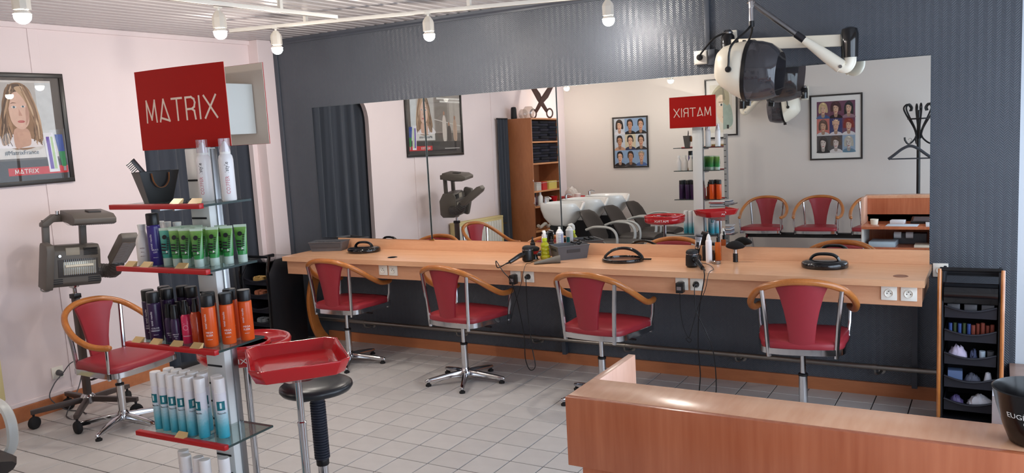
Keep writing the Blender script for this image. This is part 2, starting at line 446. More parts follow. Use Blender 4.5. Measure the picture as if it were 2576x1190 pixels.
# ---- curtains
def curtain(y0, y1, z0, z1, x0, amp, waves, seed):
    rnd = random.Random(seed); b = MB(); ny, nz = 90, 14
    ph = [rnd.uniform(-0.5, 0.5) for _ in range(8)]
    front = []
    for i in range(ny+1):
        t = i/ny; col = []
        for j in range(nz+1):
            s = j/nz
            w = math.sin(t*waves*2*PI+ph[0]+0.5*math.sin(t*9+ph[1])+0.35*(1-s)*math.sin(t*5+ph[2]))
            w2 = 0.35*math.sin(t*waves*4.3*PI+ph[3]+s*1.2)
            col.append(Vector((x0+amp*(w+w2)*(0.75+0.35*(1-s)), y0+(y1-y0)*t+0.02*math.sin(s*3+t*12)*(1-s), z0+(z1-z0)*s)))
        front.append(col)
    n = nz+1
    vs = [p for c in front for p in c]+[p-Vector((0.004, 0, 0)) for c in front for p in c]
    off = (ny+1)*n; fs = []
    for i in range(ny):
        for j in range(nz):
            a = i*n+j; fs.append((a, a+n, a+n+1, a+1)); fs.append((off+a, off+a+1, off+a+n+1, off+a+n))
    for i in range(ny):
        a = i*n; fs.append((a, off+a, off+a+n, a+n)); a = i*n+nz; fs.append((a, a+n, off+a+n, off+a))
    for j in range(nz):
        a = j; fs.append((a, a+1, off+a+1, off+a)); a = ny*n+j; fs.append((a, off+a, off+a+1, a+1))
    b.add(vs, fs); return b
M_CURT = mat('slate_curtain', (56, 61, 71), 0.85, bump=0.2, bscale=700, sheen=0.2)
c1 = thing('door_curtain', 'slate grey pleated curtain hanging in the rounded opening of the pink wall', 'curtain', (0, 0, 0))
curtain(-1.5, -0.1, 0.02, 2.38, -0.1, 0.03, 9, 3).build('fabric', M_CURT, c1, smooth=80)
MB().cyl((-0.115, -1.54, 2.385), (-0.115, -0.06, 2.385), 0.012).build('curtain_rod', M_BLACKM, c1)
c2 = thing('passage_curtain', 'narrow dark curtain hanging beside the tall wooden shelf unit', 'curtain', (0, 0, 0))
curtain(-3.925, -3.70, 0.04, 2.0, 0.05, 0.02, 3, 5).build('fabric', M_CURT, c2, smooth=80)
MB().cyl((0.05, -3.935, 2.005), (0.05, -3.68, 2.005), 0.009).build('curtain_rod', M_BLACKM, c2)
MB().cyl((0.03, -3.93, 0.66), (0.075, -3.70, 0.67), 0.006).build('tie_band', mat('brass', (150, 120, 60), 0.3, 1.0), c2)

# ================================================================== MIRRORS
M_MIRROR = mat('mirror_silver', (238, 240, 238), 0.0, 1.0)
M_MEDGE = mat('mirror_edge', (140, 150, 148), 0.15, 0.6)
edges = [0.508, 1.700, 2.876, 4.086, 5.288]
TILT = [0.013, 0.013, 0.013, 0.010]      # the lower edge stands on the upstand, the top leans on the wall
YAW = [-0.010, -0.009, 0.0, 0.012]
MLAB = ['tall frameless wall mirror panel at the curtain end of the desk', 'frameless wall mirror panel next to the panel at the curtain end',
        'frameless wall mirror panel left of the panel behind the hood dryer', 'frameless wall mirror panel at the drawer trolley end, behind the hood dryer']
for k in range(4):
    w = edges[k+1]-edges[k]; h = 1.127
    root = thing('wall_mirror', MLAB[k], 'mirror', ((edges[k]+edges[k+1])/2, -0.0165-abs(YAW[k])*0.62, 0.918), 0.0, 'wall mirrors above the desk')
    root.rotation_euler = Euler((-TILT[k], 0, YAW[k]))
    b = MB(); b.span((-w/2+0.0004, 0.0004, 0), (w/2-0.0004, 0.0055, h)); b.build('backing', M_MEDGE, root, smooth=0)
    b = MB(); b.add([(-w/2+0.001, 0, 0.001), (w/2-0.001, 0, 0.001), (w/2-0.001, 0, h-0.001), (-w/2+0.001, 0, h-0.001)], [(0, 1, 2, 3)])
    b.build('glass', M_MIRROR, root, smooth=0)
# ================================================================== STYLING DESK
desk = thing('styling_desk', 'long beech laminate styling desk running along the dark wall under the mirrors', 'desk', (0, 0, 0))
def plate_with_holes(x0, x1, y0, y1, z0, z1, holes, r=0.032):
    """worktop with round cable holes, built as strips"""
    b = MB(); xs = [x0]
    for hx, hy in holes: xs += [hx-0.06, hx+0.06]
    xs.append(x1)
    for i in range(0, len(xs), 2): b.span((xs[i], y0, z0), (xs[i+1], y1, z1))
    for hx, hy in holes:
        n = 24; out = []; inn = []
        X0, X1 = hx-0.06, hx+0.06
        for k in range(n):
            a = 2*PI*(k+0.5)/n; c, s = math.cos(a), math.sin(a)
            t = min((0.06/abs(c)) if abs(c) > 1e-6 else 9, ((y1-hy) if s > 0 else (hy-y0))/abs(s) if abs(s) > 1e-6 else 9)
            out.append((hx+c*t, hy+s*t)); inn.append((hx+c*r, hy+s*r))
        # corners
        vs = [(p[0], p[1], z) for z in (z0, z1) for p in out]+[(p[0], p[1], z) for z in (z0, z1) for p in inn]
        fs = []
        for k in range(n):
            j = (k+1) % n
            fs += [(n+k, n+j, 3*n+j, 3*n+k), (k, 2*n+k, 2*n+j, j), (2*n+k, 3*n+k, 3*n+j, 2*n+j)]
            if abs(out[k][0]-out[j][0]) < 1e-6 or abs(out[k][1]-out[j][1]) < 1e-6: pass
        b.add(vs, fs)
        # close the four corner triangles
        for cx, cy in ((X0, y0), (X1, y0), (X1, y1), (X0, y1)):
            near = sorted(range(n), key=lambda k: (out[k][0]-cx)**2+(out[k][1]-cy)**2)
            cand = [k for k in range(n) if abs(out[k][0]-cx) < 1e-6 or abs(out[k][1]-cy) < 1e-6]
            ka = min((k for k in cand if abs(out[k][0]-cx) < 1e-6), key=lambda k: abs(out[k][1]-cy), default=None)
            kb = min((k for k in cand if abs(out[k][1]-cy) < 1e-6), key=lambda k: abs(out[k][0]-cx), default=None)
            if ka is None or kb is None: continue
            for z in (z0, z1):
                b.add([(cx, cy, z), (*out[ka], z), (*out[kb], z)], [(0, 1, 2)])
        b.add([(X0, y0, z0), (X1, y0, z0), (X1, y0, z1), (X0, y0, z1)], [(0, 1, 2, 3)])
    return b
HOLES = [(1.59, -0.40), (5.172, -0.42)]
plate_with_holes(0.555, 5.30, -0.545, -0.001, 0.795, 0.832, HOLES).build('worktop', M_DESK, desk, smooth=0)
MB().span((0.56, -0.5, 0.682), (5.285, -0.478, 0.795)).build('apron', M_DESKV, desk, bevel=0.0015, smooth=0)
for x in (0.56, 2.85, 5.263): MB().span((x, -0.478, 0.70), (x+0.022, -0.002, 0.795)).build('cross_panel', M_DESKV, desk, smooth=0)
MB().span((0.70, -0.02, 0.832), (5.288, -0.001, 0.918)).build('upstand', M_DESK, desk, bevel=0.001, smooth=0)
for hx, hy in HOLES:
    ring = MB().lathe([(0.032, -0.03), (0.0385, -0.03), (0.0385, 0.0015), (0.036, 0.003), (0.032, 0.0025), (0.03, 0.0), (0.03, -0.03)], 28, (hx, hy, 0.832))
    ring.build('cable_ring', M_BLACK if hx < 3 else mat('ring_brown', (140, 96, 74), 0.4), desk)
MB().lathe([(0, 0), (0.03, 0), (0.03, 0.003), (0, 0.003)], 24, (HOLES[1][0], HOLES[1][1], 0.829)).build('cable_ring_cap', mat('ring_brown', (140, 96, 74), 0.4), desk)
MB().lathe([(0, 0), (0.03, 0), (0.03, 0.003), (0, 0.003)], 24, (HOLES[0][0], HOLES[0][1], 0.80)).build('cable_ring_cap', M_BLACKM, desk)
# curved end leg
cl = catmull([(-0.16, 0.685), (-0.24, 0.56), (-0.285, 0.40), (-0.275, 0.25), (-0.225, 0.12), (-0.13, 0.0)], 6)
n = len(cl); outl = []; inl = []
for i, p in enumerate(cl):
    t = (cl[min(i+1, n-1)]-cl[max(i-1, 0)]); nn = Vector((-t.y, t.x)).normalized(); w = 0.042+0.012*abs(i/n-0.5)
    outl.append((p.x+nn.x*w, p.y+nn.y*w)); inl.append((p.x-nn.x*w, p.y-nn.y*w))
b = MB()
rings = []
for a, c in zip(outl, inl): rings.append([(0.60, a[0], max(a[1], 0.0)), (0.60, c[0], max(c[1], 0.0)), (0.565, c[0], max(c[1], 0)), (0.565, a[0], max(a[1], 0))])
b.loft(rings).build('curved_leg', M_BEECH, desk, bevel=0.004)
b = MB(); b.span((0.545, -0.30, 0.0), (0.62, -0.03, 0.035)); b.build('leg_foot', M_BEECH, desk, bevel=0.006)
for x in (2.85, 5.2): MB().span((x, -0.06, 0.082), (x+0.03, -0.021, 0.70)).build('wall_strut', M_DARKP, desk, smooth=0)
MB().box((1.700, -0.022, 0.918), (0.045, 0.01, 0.012)).build('mirror_clip', mat('brass', (150, 120, 60), 0.3, 1.0), desk, bevel=0.001)

# foot rail
fr = thing('foot_rail', 'dull steel foot rail pipe fixed low along the dark wall', 'foot rail', (0, 0, 0))
M_RAIL = mat('rail_steel', (150, 146, 140), 0.28, 0.9)
b = MB()
for a, c in ((0.42, 2.2), (2.2, 3.9), (3.9, 5.36)): b.cyl((a, -0.09, 0.205), (c, -0.09, 0.205), 0.0165, 12)
b.build('pipe', M_RAIL, fr)
for x in (0.98, 1.93, 2.62, 3.36, 4.15, 5.0):
    b = MB(); b.tube([(x-0.012, -0.09, 0.205), (x+0.012, -0.09, 0.205)], 0.019, 12)
    b.tube(catmull([(x, -0.09, 0.19), (x+0.004, -0.085, 0.165), (x+0.02, -0.05, 0.155), (x+0.03, -0.003, 0.16)], 4), 0.008, 8)
    b.lathe([(0.02, 0), (0.02, 0.006), (0, 0.006)], 12, (x+0.03, 0, 0.16), Matrix.Rotation(PI/2, 3, 'X')); b.build('bracket', M_RAIL, fr)

# ---- power sockets
def socket_proto(name, label, plugged=False):
    t = thing(name, label, 'socket')
    MB().box((0, -0.005, 0), (0.081, 0.010, 0.081)).build('cover_plate', M_SOCK, t, bevel=0.003)
    b = MB(); b.lathe([(0.0215, 0.0), (0.0225, 0.006), (0.0215, 0.0075), (0.0195, 0.006), (0.019, 0.0008), (0.0001, 0.0008)], 28, (0, -0.0095, 0), Matrix.Rotation(PI/2, 3, 'X'))
    b.build('socket_ring', M_SOCK, t)
    b = MB()
    for sx in (-0.0095, 0.0095): b.cyl((sx, -0.0108, -0.002), (sx, -0.0098, -0.002), 0.003, 10)
    b.build('contact_hole', M_BLACKM, t)
    MB().cyl((0, -0.017, 0.011), (0, -0.009, 0.011), 0.0028, 10).build('earth_pin', M_STEEL, t)
    return t
def frame_dbl(): pass
sp = socket_proto('power_socket', 'white socket on the desk apron nearest the curtain')
sp.location = (1.576, -0.5, 0.752)
SL = [(1.672, 'white socket on the desk apron, right beside the socket nearest the curtain'),
      (2.748, 'white apron socket holding a black square adapter, below the dryer by the yellow spray bottle'),
      (2.853, 'white socket on the desk apron with a round black plug below the yellow spray bottle'),
      (3.943, 'white apron socket holding a black adapter, below the dryer by the white can'),
      (4.037, 'white socket on the desk apron with a round black plug and hanging dryer leads'),
      (5.122, 'empty white apron socket, the farther of two from the tall drawer trolley'),
      (5.221, 'empty white socket on the desk apron closest to the tall drawer trolley')]
for x, l in SL: dup(sp, (x, -0.5, 0.752), 0, l)
ws = dup(sp, (3.949, 0.0, 2.153), 0, 'white socket high on the dark wall with the hood dryer plug in it')
MB().box((0, -0.012, 0), (0.088, 0.024, 0.088)).build('back_box', M_SOCK, ws, bevel=0.003)
for c in ws.children:
    if not c.name.startswith('back_box'): c.location.y -= 0.022
wp = thing('wall_plug', 'round black mains plug of the hood dryer in the high wall socket', 'plug', (3.949, -0.03, 2.153))
MB().lathe([(0.0, -0.004), (0.018, -0.004), (0.02, 0.0), (0.02, 0.02), (0.016, 0.028), (0.0, 0.03)], 20, (0, 0, 0), Matrix.Rotation(PI/2, 3, 'X')).build('plug_body', M_BLACK, wp)
tk = MB().span((3.978, -0.022, 2.10), (4.012, 0, CEIL-0.02)); tk.span((4.0, -0.03, 2.10), (4.045, 0, 2.2))
tag(tk.build('cable_trunking', M_DARKP, bevel=0.003), 'dark painted cable trunking running down the dark wall to the high socket', 'cable trunking')
dup(sp, (5.346, 0, 0.80), 0, 'white socket on the dark wall just above the end of the desk')

# ================================================================== CHAIRS
def yy_(y): return y+0.083-0.05*(y+0.29)/0.53
def chair_top(t, zs=-0.012):
    seat = [(-0.175, -0.215), (0.175, -0.215), (0.235, -0.06), (0.255, 0.10), (0.25, 0.185), (0.19, 0.225), (0, 0.24), (-0.19, 0.225), (-0.25, 0.185), (-0.255, 0.10), (-0.235, -0.06)]
    sm = catmull([(x, y, 0) for x, y in seat], 4, True)
    oy = 0.062
    def ring(f, z): return [(p.x*f, p.y*f+oy, z+zs) for p in sm]
    b = MB(); b.loft([ring(0.93, 0.455), ring(0.965, 0.478), ring(0.97, 0.505), ring(0.94, 0.516), ring(0.8, 0.524), ring(0.5, 0.527), ring(0.1, 0.528)])
    b.build('seat', M_RED, t, smooth=60)
    b = MB(); b.loft([ring(0.985, 0.445), ring(1.0, 0.447), ring(1.0, 0.48), ring(0.985, 0.482), ring(0.965, 0.48), ring(0.965, 0.447)], closed=True)
    b.build('seat_frame', M_CHROME, t, smooth=50)
    # V-shaped back panel
    rows = [(0.468, 0.066, -0.226), (0.53, 0.068, -0.236), (0.62, 0.078, -0.246), (0.70, 0.094, -0.256), (0.78, 0.115, -0.268), (0.835, 0.134, -0.276), (0.852, 0.137, -0.279)]
    nx = 8; rings = []
    for z, w, y in rows:
        fr_, bk = [], []
        for i in range(nx+1):
            s = -1+2*i/nx; cy = 0.05*(s*w/0.14)**2
            y2 = yy_(y); fr_.append((s*w, y2+0.011+cy, z+zs-0.012*abs(s)**3*(z > 0.8))); bk.append((s*w, y2-0.011+cy, z+zs-0.012*abs(s)**3*(z > 0.8)))
        rings.append(fr_+bk[::-1])
    b = MB(); b.loft(rings); b.build('backrest', M_RED, t, bevel=0.003, smooth=50)
    for s in (-1, 1):
        MB().tube([(s*0.176, -0.139, 0.43+zs), (s*0.188, -0.148, 0.62+zs), (s*0.207, -0.163, 0.812+zs)], 0.0135, 8, flat=(1, 1)).build('post', M_CHROME, t)
        MB().tube([(s*0.242, 0.215, 0.435+zs), (s*0.245, 0.22, 0.50+zs), (s*0.252, 0.232, 0.55+zs), (s*0.255, 0.238, 0.632+zs)], 0.0105, 8).build('post', M_CHROME, t)
    path = [(-0.25, 0.235, 0.645), (-0.262, 0.17, 0.640), (-0.278, 0.06, 0.655), (-0.283, -0.06, 0.706), (-0.258, -0.16, 0.768), (-0.205, -0.235, 0.822), (-0.11, -0.28, 0.858), (0, -0.292, 0.868)]
    path = path+[(-x, y, z) for x, y, z in path[-2::-1]]
    pc = [Vector((p.x, yy_(p.y), p.z+zs)) for p in catmull(path, 5)]
    rr = [0.0195]*len(pc); rr[0] = rr[-1] = 0.012; rr[1] = rr[-2] = 0.018
    MB().tube(pc, rr, 10).build('arm_rail', M_BEECH, t, smooth=80)
def make_chair(label, group):
    t = thing('styling_chair', label, 'chair', group=group)
    chair_top(t)
    MB().cyl((0, 0, 0.05), (0, 0, 0.275), 0.0245, 20).build('column', M_CHROME, t)
    MB().lathe([(0.02, 0.27), (0.027, 0.272), (0.027, 0.284), (0.02, 0.288)], 20).build('collar', M_BLACK, t)
    MB().cyl((0, 0, 0.28), (0, 0, 0.435), 0.0155, 16).build('gas_rod', M_CHROME, t)
    MB().box((0, 0.03, 0.437), (0.20, 0.22, 0.012)).build('seat_plate', M_BLACKM, t)
    MB().tube([(0.03, 0.02, 0.428), (0.14, 0.03, 0.422), (0.19, 0.035, 0.415)], 0.005, 6).box((0.205, 0.036, 0.412), (0.05, 0.02, 0.008)).build('lever', M_BLACK, t)
    b = MB(); b.lathe([(0.03, 0.045), (0.04, 0.05), (0.04, 0.075), (0.03, 0.092), (0.026, 0.105)], 20); b.build('hub', M_CHROME, t)
    for k in range(5):
        a = 2*PI*k/5+0.3; c, s = math.cos(a), math.sin(a)
        b = MB(); ring = []
        for r, w, zt, zb in ((0.02, 0.022, 0.088, 0.05), (0.12, 0.021, 0.078, 0.045), (0.25, 0.0165, 0.058, 0.032), (0.285, 0.015, 0.05, 0.03), (0.296, 0.009, 0.044, 0.032)):
            ring.append([(r*c-w*-s*1.0, r*s-w*c, zb), (r*c+w*-s, r*s+w*c, zb), (r*c+w*0.6*-s, r*s+w*0.6*c, zt), (r*c-w*0.6*-s, r*s-w*0.6*c, zt)])
        b.loft(ring); leg = b.build('leg', M_CHROME, t, bevel=0.003)
        MB().lathe([(0.012, 0.0), (0.02, 0.001), (0.021, 0.014), (0.012, 0.019), (0.008, 0.034)], 14, (0.272*c, 0.272*s, 0)).build('foot', M_RUBBER, leg)
    return t
ch = make_chair('red vinyl swivel chair at the desk, beside the curved wooden desk leg', None)
del_grp = None
ch['group'] = 'styling chairs'
ch.location = (1.23, -0.575, 0); ch.rotation_euler = (0, 0, math.radians(0.5))
dup(ch, (2.38, -0.655, 0), math.radians(-7.5), 'red vinyl swivel chair second along the desk from the curved desk leg')
dup(ch, (3.455, -0.675, 0), math.radians(-6), 'red vinyl swivel chair in front of the ring-shaped black hand mirror')
dup(ch, (4.685, -0.62, 0), math.radians(9.5), 'red vinyl swivel chair at the desk end by the tall drawer trolley')
lc = dup(ch, (0.765, -2.235, 0), math.radians(-84), 'red vinyl swivel chair set low in front of the wheeled hair heater')
for c in lc.children:
    if c.name.split('.')[0] in ('seat', 'seat_frame', 'backrest', 'post', 'arm_rail', 'lever', 'seat_plate'): c.location.z -= 0.035
# ================================================================== SPOT RAILS AND LAMPS
M_LAMPW = mat('lamp_white', (240, 236, 226), 0.4)
M_BULB = mat('bulb_glow', (255, 246, 236), 0.5, emit=BULB)
M_PRISM = mat('lamp_frost', (244, 238, 226), 0.35, trans=0.25)
def rail(name, label, a, b_):
    t = thing(name, label, 'light rail', (0, 0, 0))
    A, B_ = Vector(a), Vector(b_); d = (B_-A).normalized(); n = Vector((-d.y, d.x, 0))
    b = MB(); b.loft([[p+n*0.018+Vector((0, 0, 0.012)), p-n*0.018+Vector((0, 0, 0.012)), p-n*0.018-Vector((0, 0, 0.012)), p+n*0.018-Vector((0, 0, 0.012))] for p in (A, B_)])
    b.build('track', M_LAMPW, t, bevel=0.002)
    b = MB(); b.loft([[p+n*0.006-Vector((0, 0, 0.0115)), p-n*0.006-Vector((0, 0, 0.0115)), p-n*0.006-Vector((0, 0, 0.0135)), p+n*0.006-Vector((0, 0, 0.0135))] for p in (A, B_)])
    b.build('contact_slot', mat('slot_grey', (120, 112, 104), 0.6), t)
    L = (B_-A).length; k = max(2, int(L/0.9))
    for i in range(k):
        p = A+d*(L*(i+0.5)/k)
        MB().span((p.x-0.012, p.y-0.012, p.z+0.012), (p.x+0.012, p.y+0.012, CEIL+0.002)).build('hanger', M_LAMPW, t)
    return t
rail('light_rail', 'white spot rail running above the styling desk under the plank ceiling', (0.86, -1.13, 2.575), (4.3, -0.12, 2.575))
rail('light_rail', 'white spot rail branching towards the back of the shop under the plank ceiling', (1.60, -4.9, 2.575), (1.765, -1.02, 2.575))
rail('light_rail', 'white spot rail under the ceiling in front of the cream wall', (0.35, -5.05, 2.575), (2.6, -5.35, 2.575))
def spot_proto(label):
    t = thing('spot_lamp', label, 'lamp', group='rail spot lamps')
    MB().box((0, 0, -0.006), (0.036, 0.036, 0.02)).cyl((0, 0, -0.012), (0, 0, -0.045), 0.008, 10).build('rail_adapter', M_LAMPW, t, bevel=0.002)
    b = MB(); ring = []
    for z, w, d in ((-0.03, 0.014, 0.014), (-0.055, 0.032, 0.024), (-0.07, 0.036, 0.03), (-0.128, 0.035, 0.031)):
        ring.append([(-w, -d*0.6, z), (-w*0.4, -d, z), (w*0.6, -d, z), (w, -d*0.2, z), (w*0.8, d, z), (-w*0.8, d, z)])
    b.loft(ring).build('housing', M_PRISM, t, smooth=20)
    MB().lathe([(0.024, -0.118), (0.026, -0.125), (0.026, -0.14), (0.02, -0.14)], 16).build('lamp_socket', M_LAMPW, t)
    MB().lathe([(0.028, -0.132), (0.036, -0.139), (0.0405, -0.149), (0.0393, -0.149), (0.035, -0.14), (0.027, -0.134)], 20).build('reflector_cup', M_LAMPW, t)
    MB().sphere((0, 0, -0.158), 0.038, 18, 12, (1, 1, 0.95)).build('bulb', M_BULB, t, smooth=80)
    return t
sl = spot_proto('rail spot lamp with white faceted housing hanging closest to the dark corner by the curtain')
sl.location = (1.205, -1.03, 2.575); sl.rotation_euler = (0, 0, 0.3)
for loc, l in (((2.30, -0.71, 2.575), 'rail spot lamp hanging in front of the dark wall, over the second styling chair'),
               ((3.46, -0.36, 2.575), 'rail spot lamp hanging in front of the dark wall, nearest the hood dryer'),
               ((1.67, -1.93, 2.575), 'rail spot lamp hanging on the branch rail, in front of the red sign panel'),
               ((1.655, -3.08, 2.575), 'rail spot lamp hanging on the branch rail near the framed blonde portrait'),
               ((0.45, -5.06, 2.575), 'rail spot lamp hanging by the cream wall above the wash basins'),
               ((1.88, -5.25, 2.575), 'rail spot lamp hanging by the cream wall near the large portrait frame')):
    dup(sl, loc, 0.3, l)

# ================================================================== PRODUCT STAND
ST = Vector((2.885, -3.268, 0)); SRZ = math.radians(2.4)
SZ = [1.55, 1.307, 1.002, 0.633, 0.30]
stand = thing('display_stand', 'white slotted column display stand with red-edged glass shelves and a large red sign', 'display stand', ST, SRZ)
M_COLW = mat('column_white', (222, 222, 220), 0.3)
M_SHELF = thin_glass('shelf_glass', (214, 230, 226), 0.14, 0.12)
M_GEDGE = mat('glass_edge', (52, 66, 64), 0.15)
M_REDB = mat('red_lacquer', (182, 28, 32), 0.35)
CX, CY = 0.02, 0.098
b = MB(); b.span((CX-0.052, CY-0.03, 0.02), (CX+0.052, CY+0.035, 1.755)); b.build('column', M_COLW, stand, bevel=0.004)
MB().span((CX+0.052, CY+0.005, 0.02), (CX+0.060, CY+0.032, 1.75)).build('column_trim', M_STEEL, stand, bevel=0.001)
zz = 0.12
while zz < 1.7:
    MB().span((CX-0.045, CY-0.0335, zz-0.0035), (CX+0.035, CY-0.028, zz+0.0035)).build('slot', M_BLACKM, stand, smooth=0); zz += 0.0755
b = MB(); b.lathe([(0.0, 0), (0.105, 0), (0.11, 0.006), (0.105, 0.02), (0.03, 0.026), (0.0, 0.026)], 40, (CX, CY-0.05, 0)); b.build('base_plate', M_STEEL, stand)
for z in SZ:
    sh = MB().span((-0.25, -0.115, z-0.008), (0.25, 0.12, z)).build('shelf', M_SHELF, stand, smooth=0)
    b = MB(); b.span((0.2485, -0.115, z-0.008), (0.2505, 0.12, z)); b.span((-0.2505, -0.115, z-0.008), (-0.2485, 0.12, z)); b.span((-0.25, 0.1185, z-0.008), (0.25, 0.1205, z))
    b.build('shelf_edge', M_GEDGE, sh, smooth=0)
    MB().span((-0.25, -0.135, z-0.014), (0.25, -0.112, z+0.006)).build('red_bar', M_REDB, sh, bevel=0.003)
    for s in (-0.04, 0.04): MB().span((CX+s-0.006, -0.09, z-0.026), (CX+s+0.006, CY-0.03, z-0.009)).build('shelf_bracket', M_STEEL, sh, bevel=0.002)
# price tags
M_TAG = mat('price_tag_gold', (212, 178, 122), 0.35, 0.2)
for z, xs in ((SZ[0], (0.115, 0.212)), (SZ[1], (-0.18, -0.09, 0.105)), (SZ[2], (-0.19, -0.085, 0.03, 0.14)), (SZ[3], (0.0,))):
    for x in xs: MB().prism([(-0.132, z+0.006), (-0.112, z+0.006), (-0.105, z+0.022), (-0.108, z+0.024)], x-0.025, x+0.025, 'x').build('price_tag', M_TAG, stand, smooth=0)
# sign: two red panels around a white box
def curved_panel(yc, bulge, z0, z1, th, x0=-0.235, x1=0.262, n=14):
    rf, rb = [], []
    for i in range(n+1):
        t = i/n; x = x0+(x1-x0)*t; y = yc-bulge*math.sin(PI*t)
        rf.append((x, y)); rb.append((x, y+th))
    pts = rf+rb[::-1]
    return MB().prism(pts, z0, z1, 'z')
M_SIGN = mat('sign_red', (172, 22, 17), 0.6, spec=0.15, var=0.02)
M_CARD = mat('sign_card_back', (216, 200, 184), 0.7)
SB, STp = 1.757, 2.075
sf = curved_panel(0.080, 0.012, SB, STp, 0.003, -0.289, 0.213).build('sign_front', M_SIGN, stand, smooth=30)
curved_panel(0.0835, 0.012, SB+0.001, STp-0.001, 0.002, -0.288, 0.212).build('card_back', M_CARD, sf, smooth=30)
sb = curved_panel(0.238, -0.008, SB, STp, -0.003).build('sign_back', M_SIGN, stand, smooth=30)
curved_panel(0.2345, -0.008, SB+0.001, STp-0.001, -0.002).build('card_back', M_CARD, sb, smooth=30)
MB().span((-0.14, 0.0855, 1.80), (0.20, 0.232, 1.995)).build('sign_box', mat('sign_box_white', (204, 203, 196), 0.6), stand, bevel=0.002)
MB().span((CX-0.03, 0.096, 1.74), (CX+0.03, 0.128, 1.805)).build('sign_post', M_COLW, stand, bevel=0.002)
M_LET = mat('sign_letter_cream', (236, 214, 196), 0.5)
o = stroke_word('MATRIX', 0.084, 0.008, 0.74, 0.26, 0.001).build('lettering', M_LET, sf, smooth=0)
me = o.data
for v in me.vertices:
    t = (v.co.x-0.0+0.248)/0.496; v.co.z += 0.012*math.sin(PI*min(max(t, 0), 1))
o.location = (-0.038, 0.0805, 1.912); o.rotation_euler = (PI/2, 0, 0)
o = stroke_word('MATRIX', 0.084, 0.008, 0.74, 0.26, 0.001).build('lettering', M_LET, sb, smooth=0)
for v in o.data.vertices:
    t = (v.co.x+0.248)/0.496; v.co.z += 0.008*math.sin(PI*min(max(t, 0), 1))
o.location = (0.014, 0.2385, 1.912); o.rotation_euler = (PI/2, 0, PI)

def on_shelf(k, x, y): return (ST + Matrix.Rotation(SRZ, 3, 'Z') @ Vector((x, y, SZ[k]+0.0002)))
# --- bottle makers (origin at the foot)
def can(name, label, cat, group, body, H, r, cap, cap_h, capr=0.96, shoulder=0.008, cap_m=None, dome=False):
    t = thing(name, label, cat, group=group)
    MB().lathe([(0, 0), (r*0.94, 0), (r, 0.003), (r, H-cap_h-shoulder), (r*0.97, H-cap_h-shoulder*0.4), (r*0.86, H-cap_h), (0, H-cap_h)], 22).build('body', body, t)
    c = r*capr
    pr = [(c*0.98, H-cap_h-0.001), (c, H-cap_h+0.002), (c, H-0.004), (c*0.93, H), (0, H)]
    if dome: pr = [(c*0.98, H-cap_h), (c, H-cap_h+0.003), (c*0.9, H-cap_h*0.45), (c*0.55, H-cap_h*0.12), (c*0.3, H), (0, H)]
    MB().lathe([(0, H-cap_h)]+pr, 22).build('cap', cap, t)
    return t
def place(t, first, locs):
    for i, (loc, rz) in enumerate(locs):
        if i == 0: t.location = loc; t.rotation_euler = (0, 0, rz)
        else: dup(t, loc, rz)
M_MOUSSE = mat('mousse_white', (238, 234, 234), 0.25)
M_CLEAR = thin_glass('clear_cap', (245, 240, 245), 0.12, 0.06)
# shelf 1 : two mousse cans
mo = thing('mousse_can', 'tall white mousse can with clear cap on the top shelf, nearer the gift bag', 'spray can', group='mousse cans on the stand')
MB().lathe([(0, 0), (0.026, 0), (0.0275, 0.003), (0.0275, 0.155), (0.025, 0.17), (0.018, 0.18), (0, 0.18)], 24).build('body', M_MOUSSE, mo)
MB().lathe([(0, 0.178), (0.02, 0.178), (0.02, 0.19), (0.014, 0.206), (0.007, 0.222), (0.003, 0.226), (0, 0.226)], 20).build('nozzle', M_WHITE, mo)
MB().lathe([(0.0215, 0.186), (0.0215, 0.236), (0.0205, 0.237), (0, 0.237)], 20).build('clear_cap', M_CLEAR, mo)
M_TXTG = mat('print_dark', (70, 62, 66), 0.6); M_TXTR = mat('print_rose', (206, 120, 130), 0.6); M_TXTL = mat('print_light', (226, 222, 226), 0.6)
def bend_text(txt, size, m, parent, r, z, ang, vertical=True, sx=1.0):
    me = text_mesh(txt, size, 0.0002, 'CENTER', sx)
    for v in me.vertices:
        x, y = v.co.x, v.co.y
        if vertical: x, y = -y, x
        a = ang+x/r; rr = r+0.0003+v.co.z
        v.co = Vector((rr*math.cos(a), rr*math.sin(a), z+y))
    me.materials.clear(); me.materials.append(m)
    return link('lettering', me, parent)
FA = math.radians(-48)       # direction from the stand to the camera
bend_text('COIFFER', 0.020, M_TXTR, mo, 0.0275, 0.06, FA-0.35, True, 0.9)
bend_text('/style', 0.020, M_TXTG, mo, 0.0275, 0.127, FA-0.35, True, 1.0)
mo.location = on_shelf(0, 0.105, 0.035); dup(mo, on_shelf(0, 0.213, 0.046), 0.5, 'tall white mousse can with clear cap on the top shelf, farther from the gift bag')
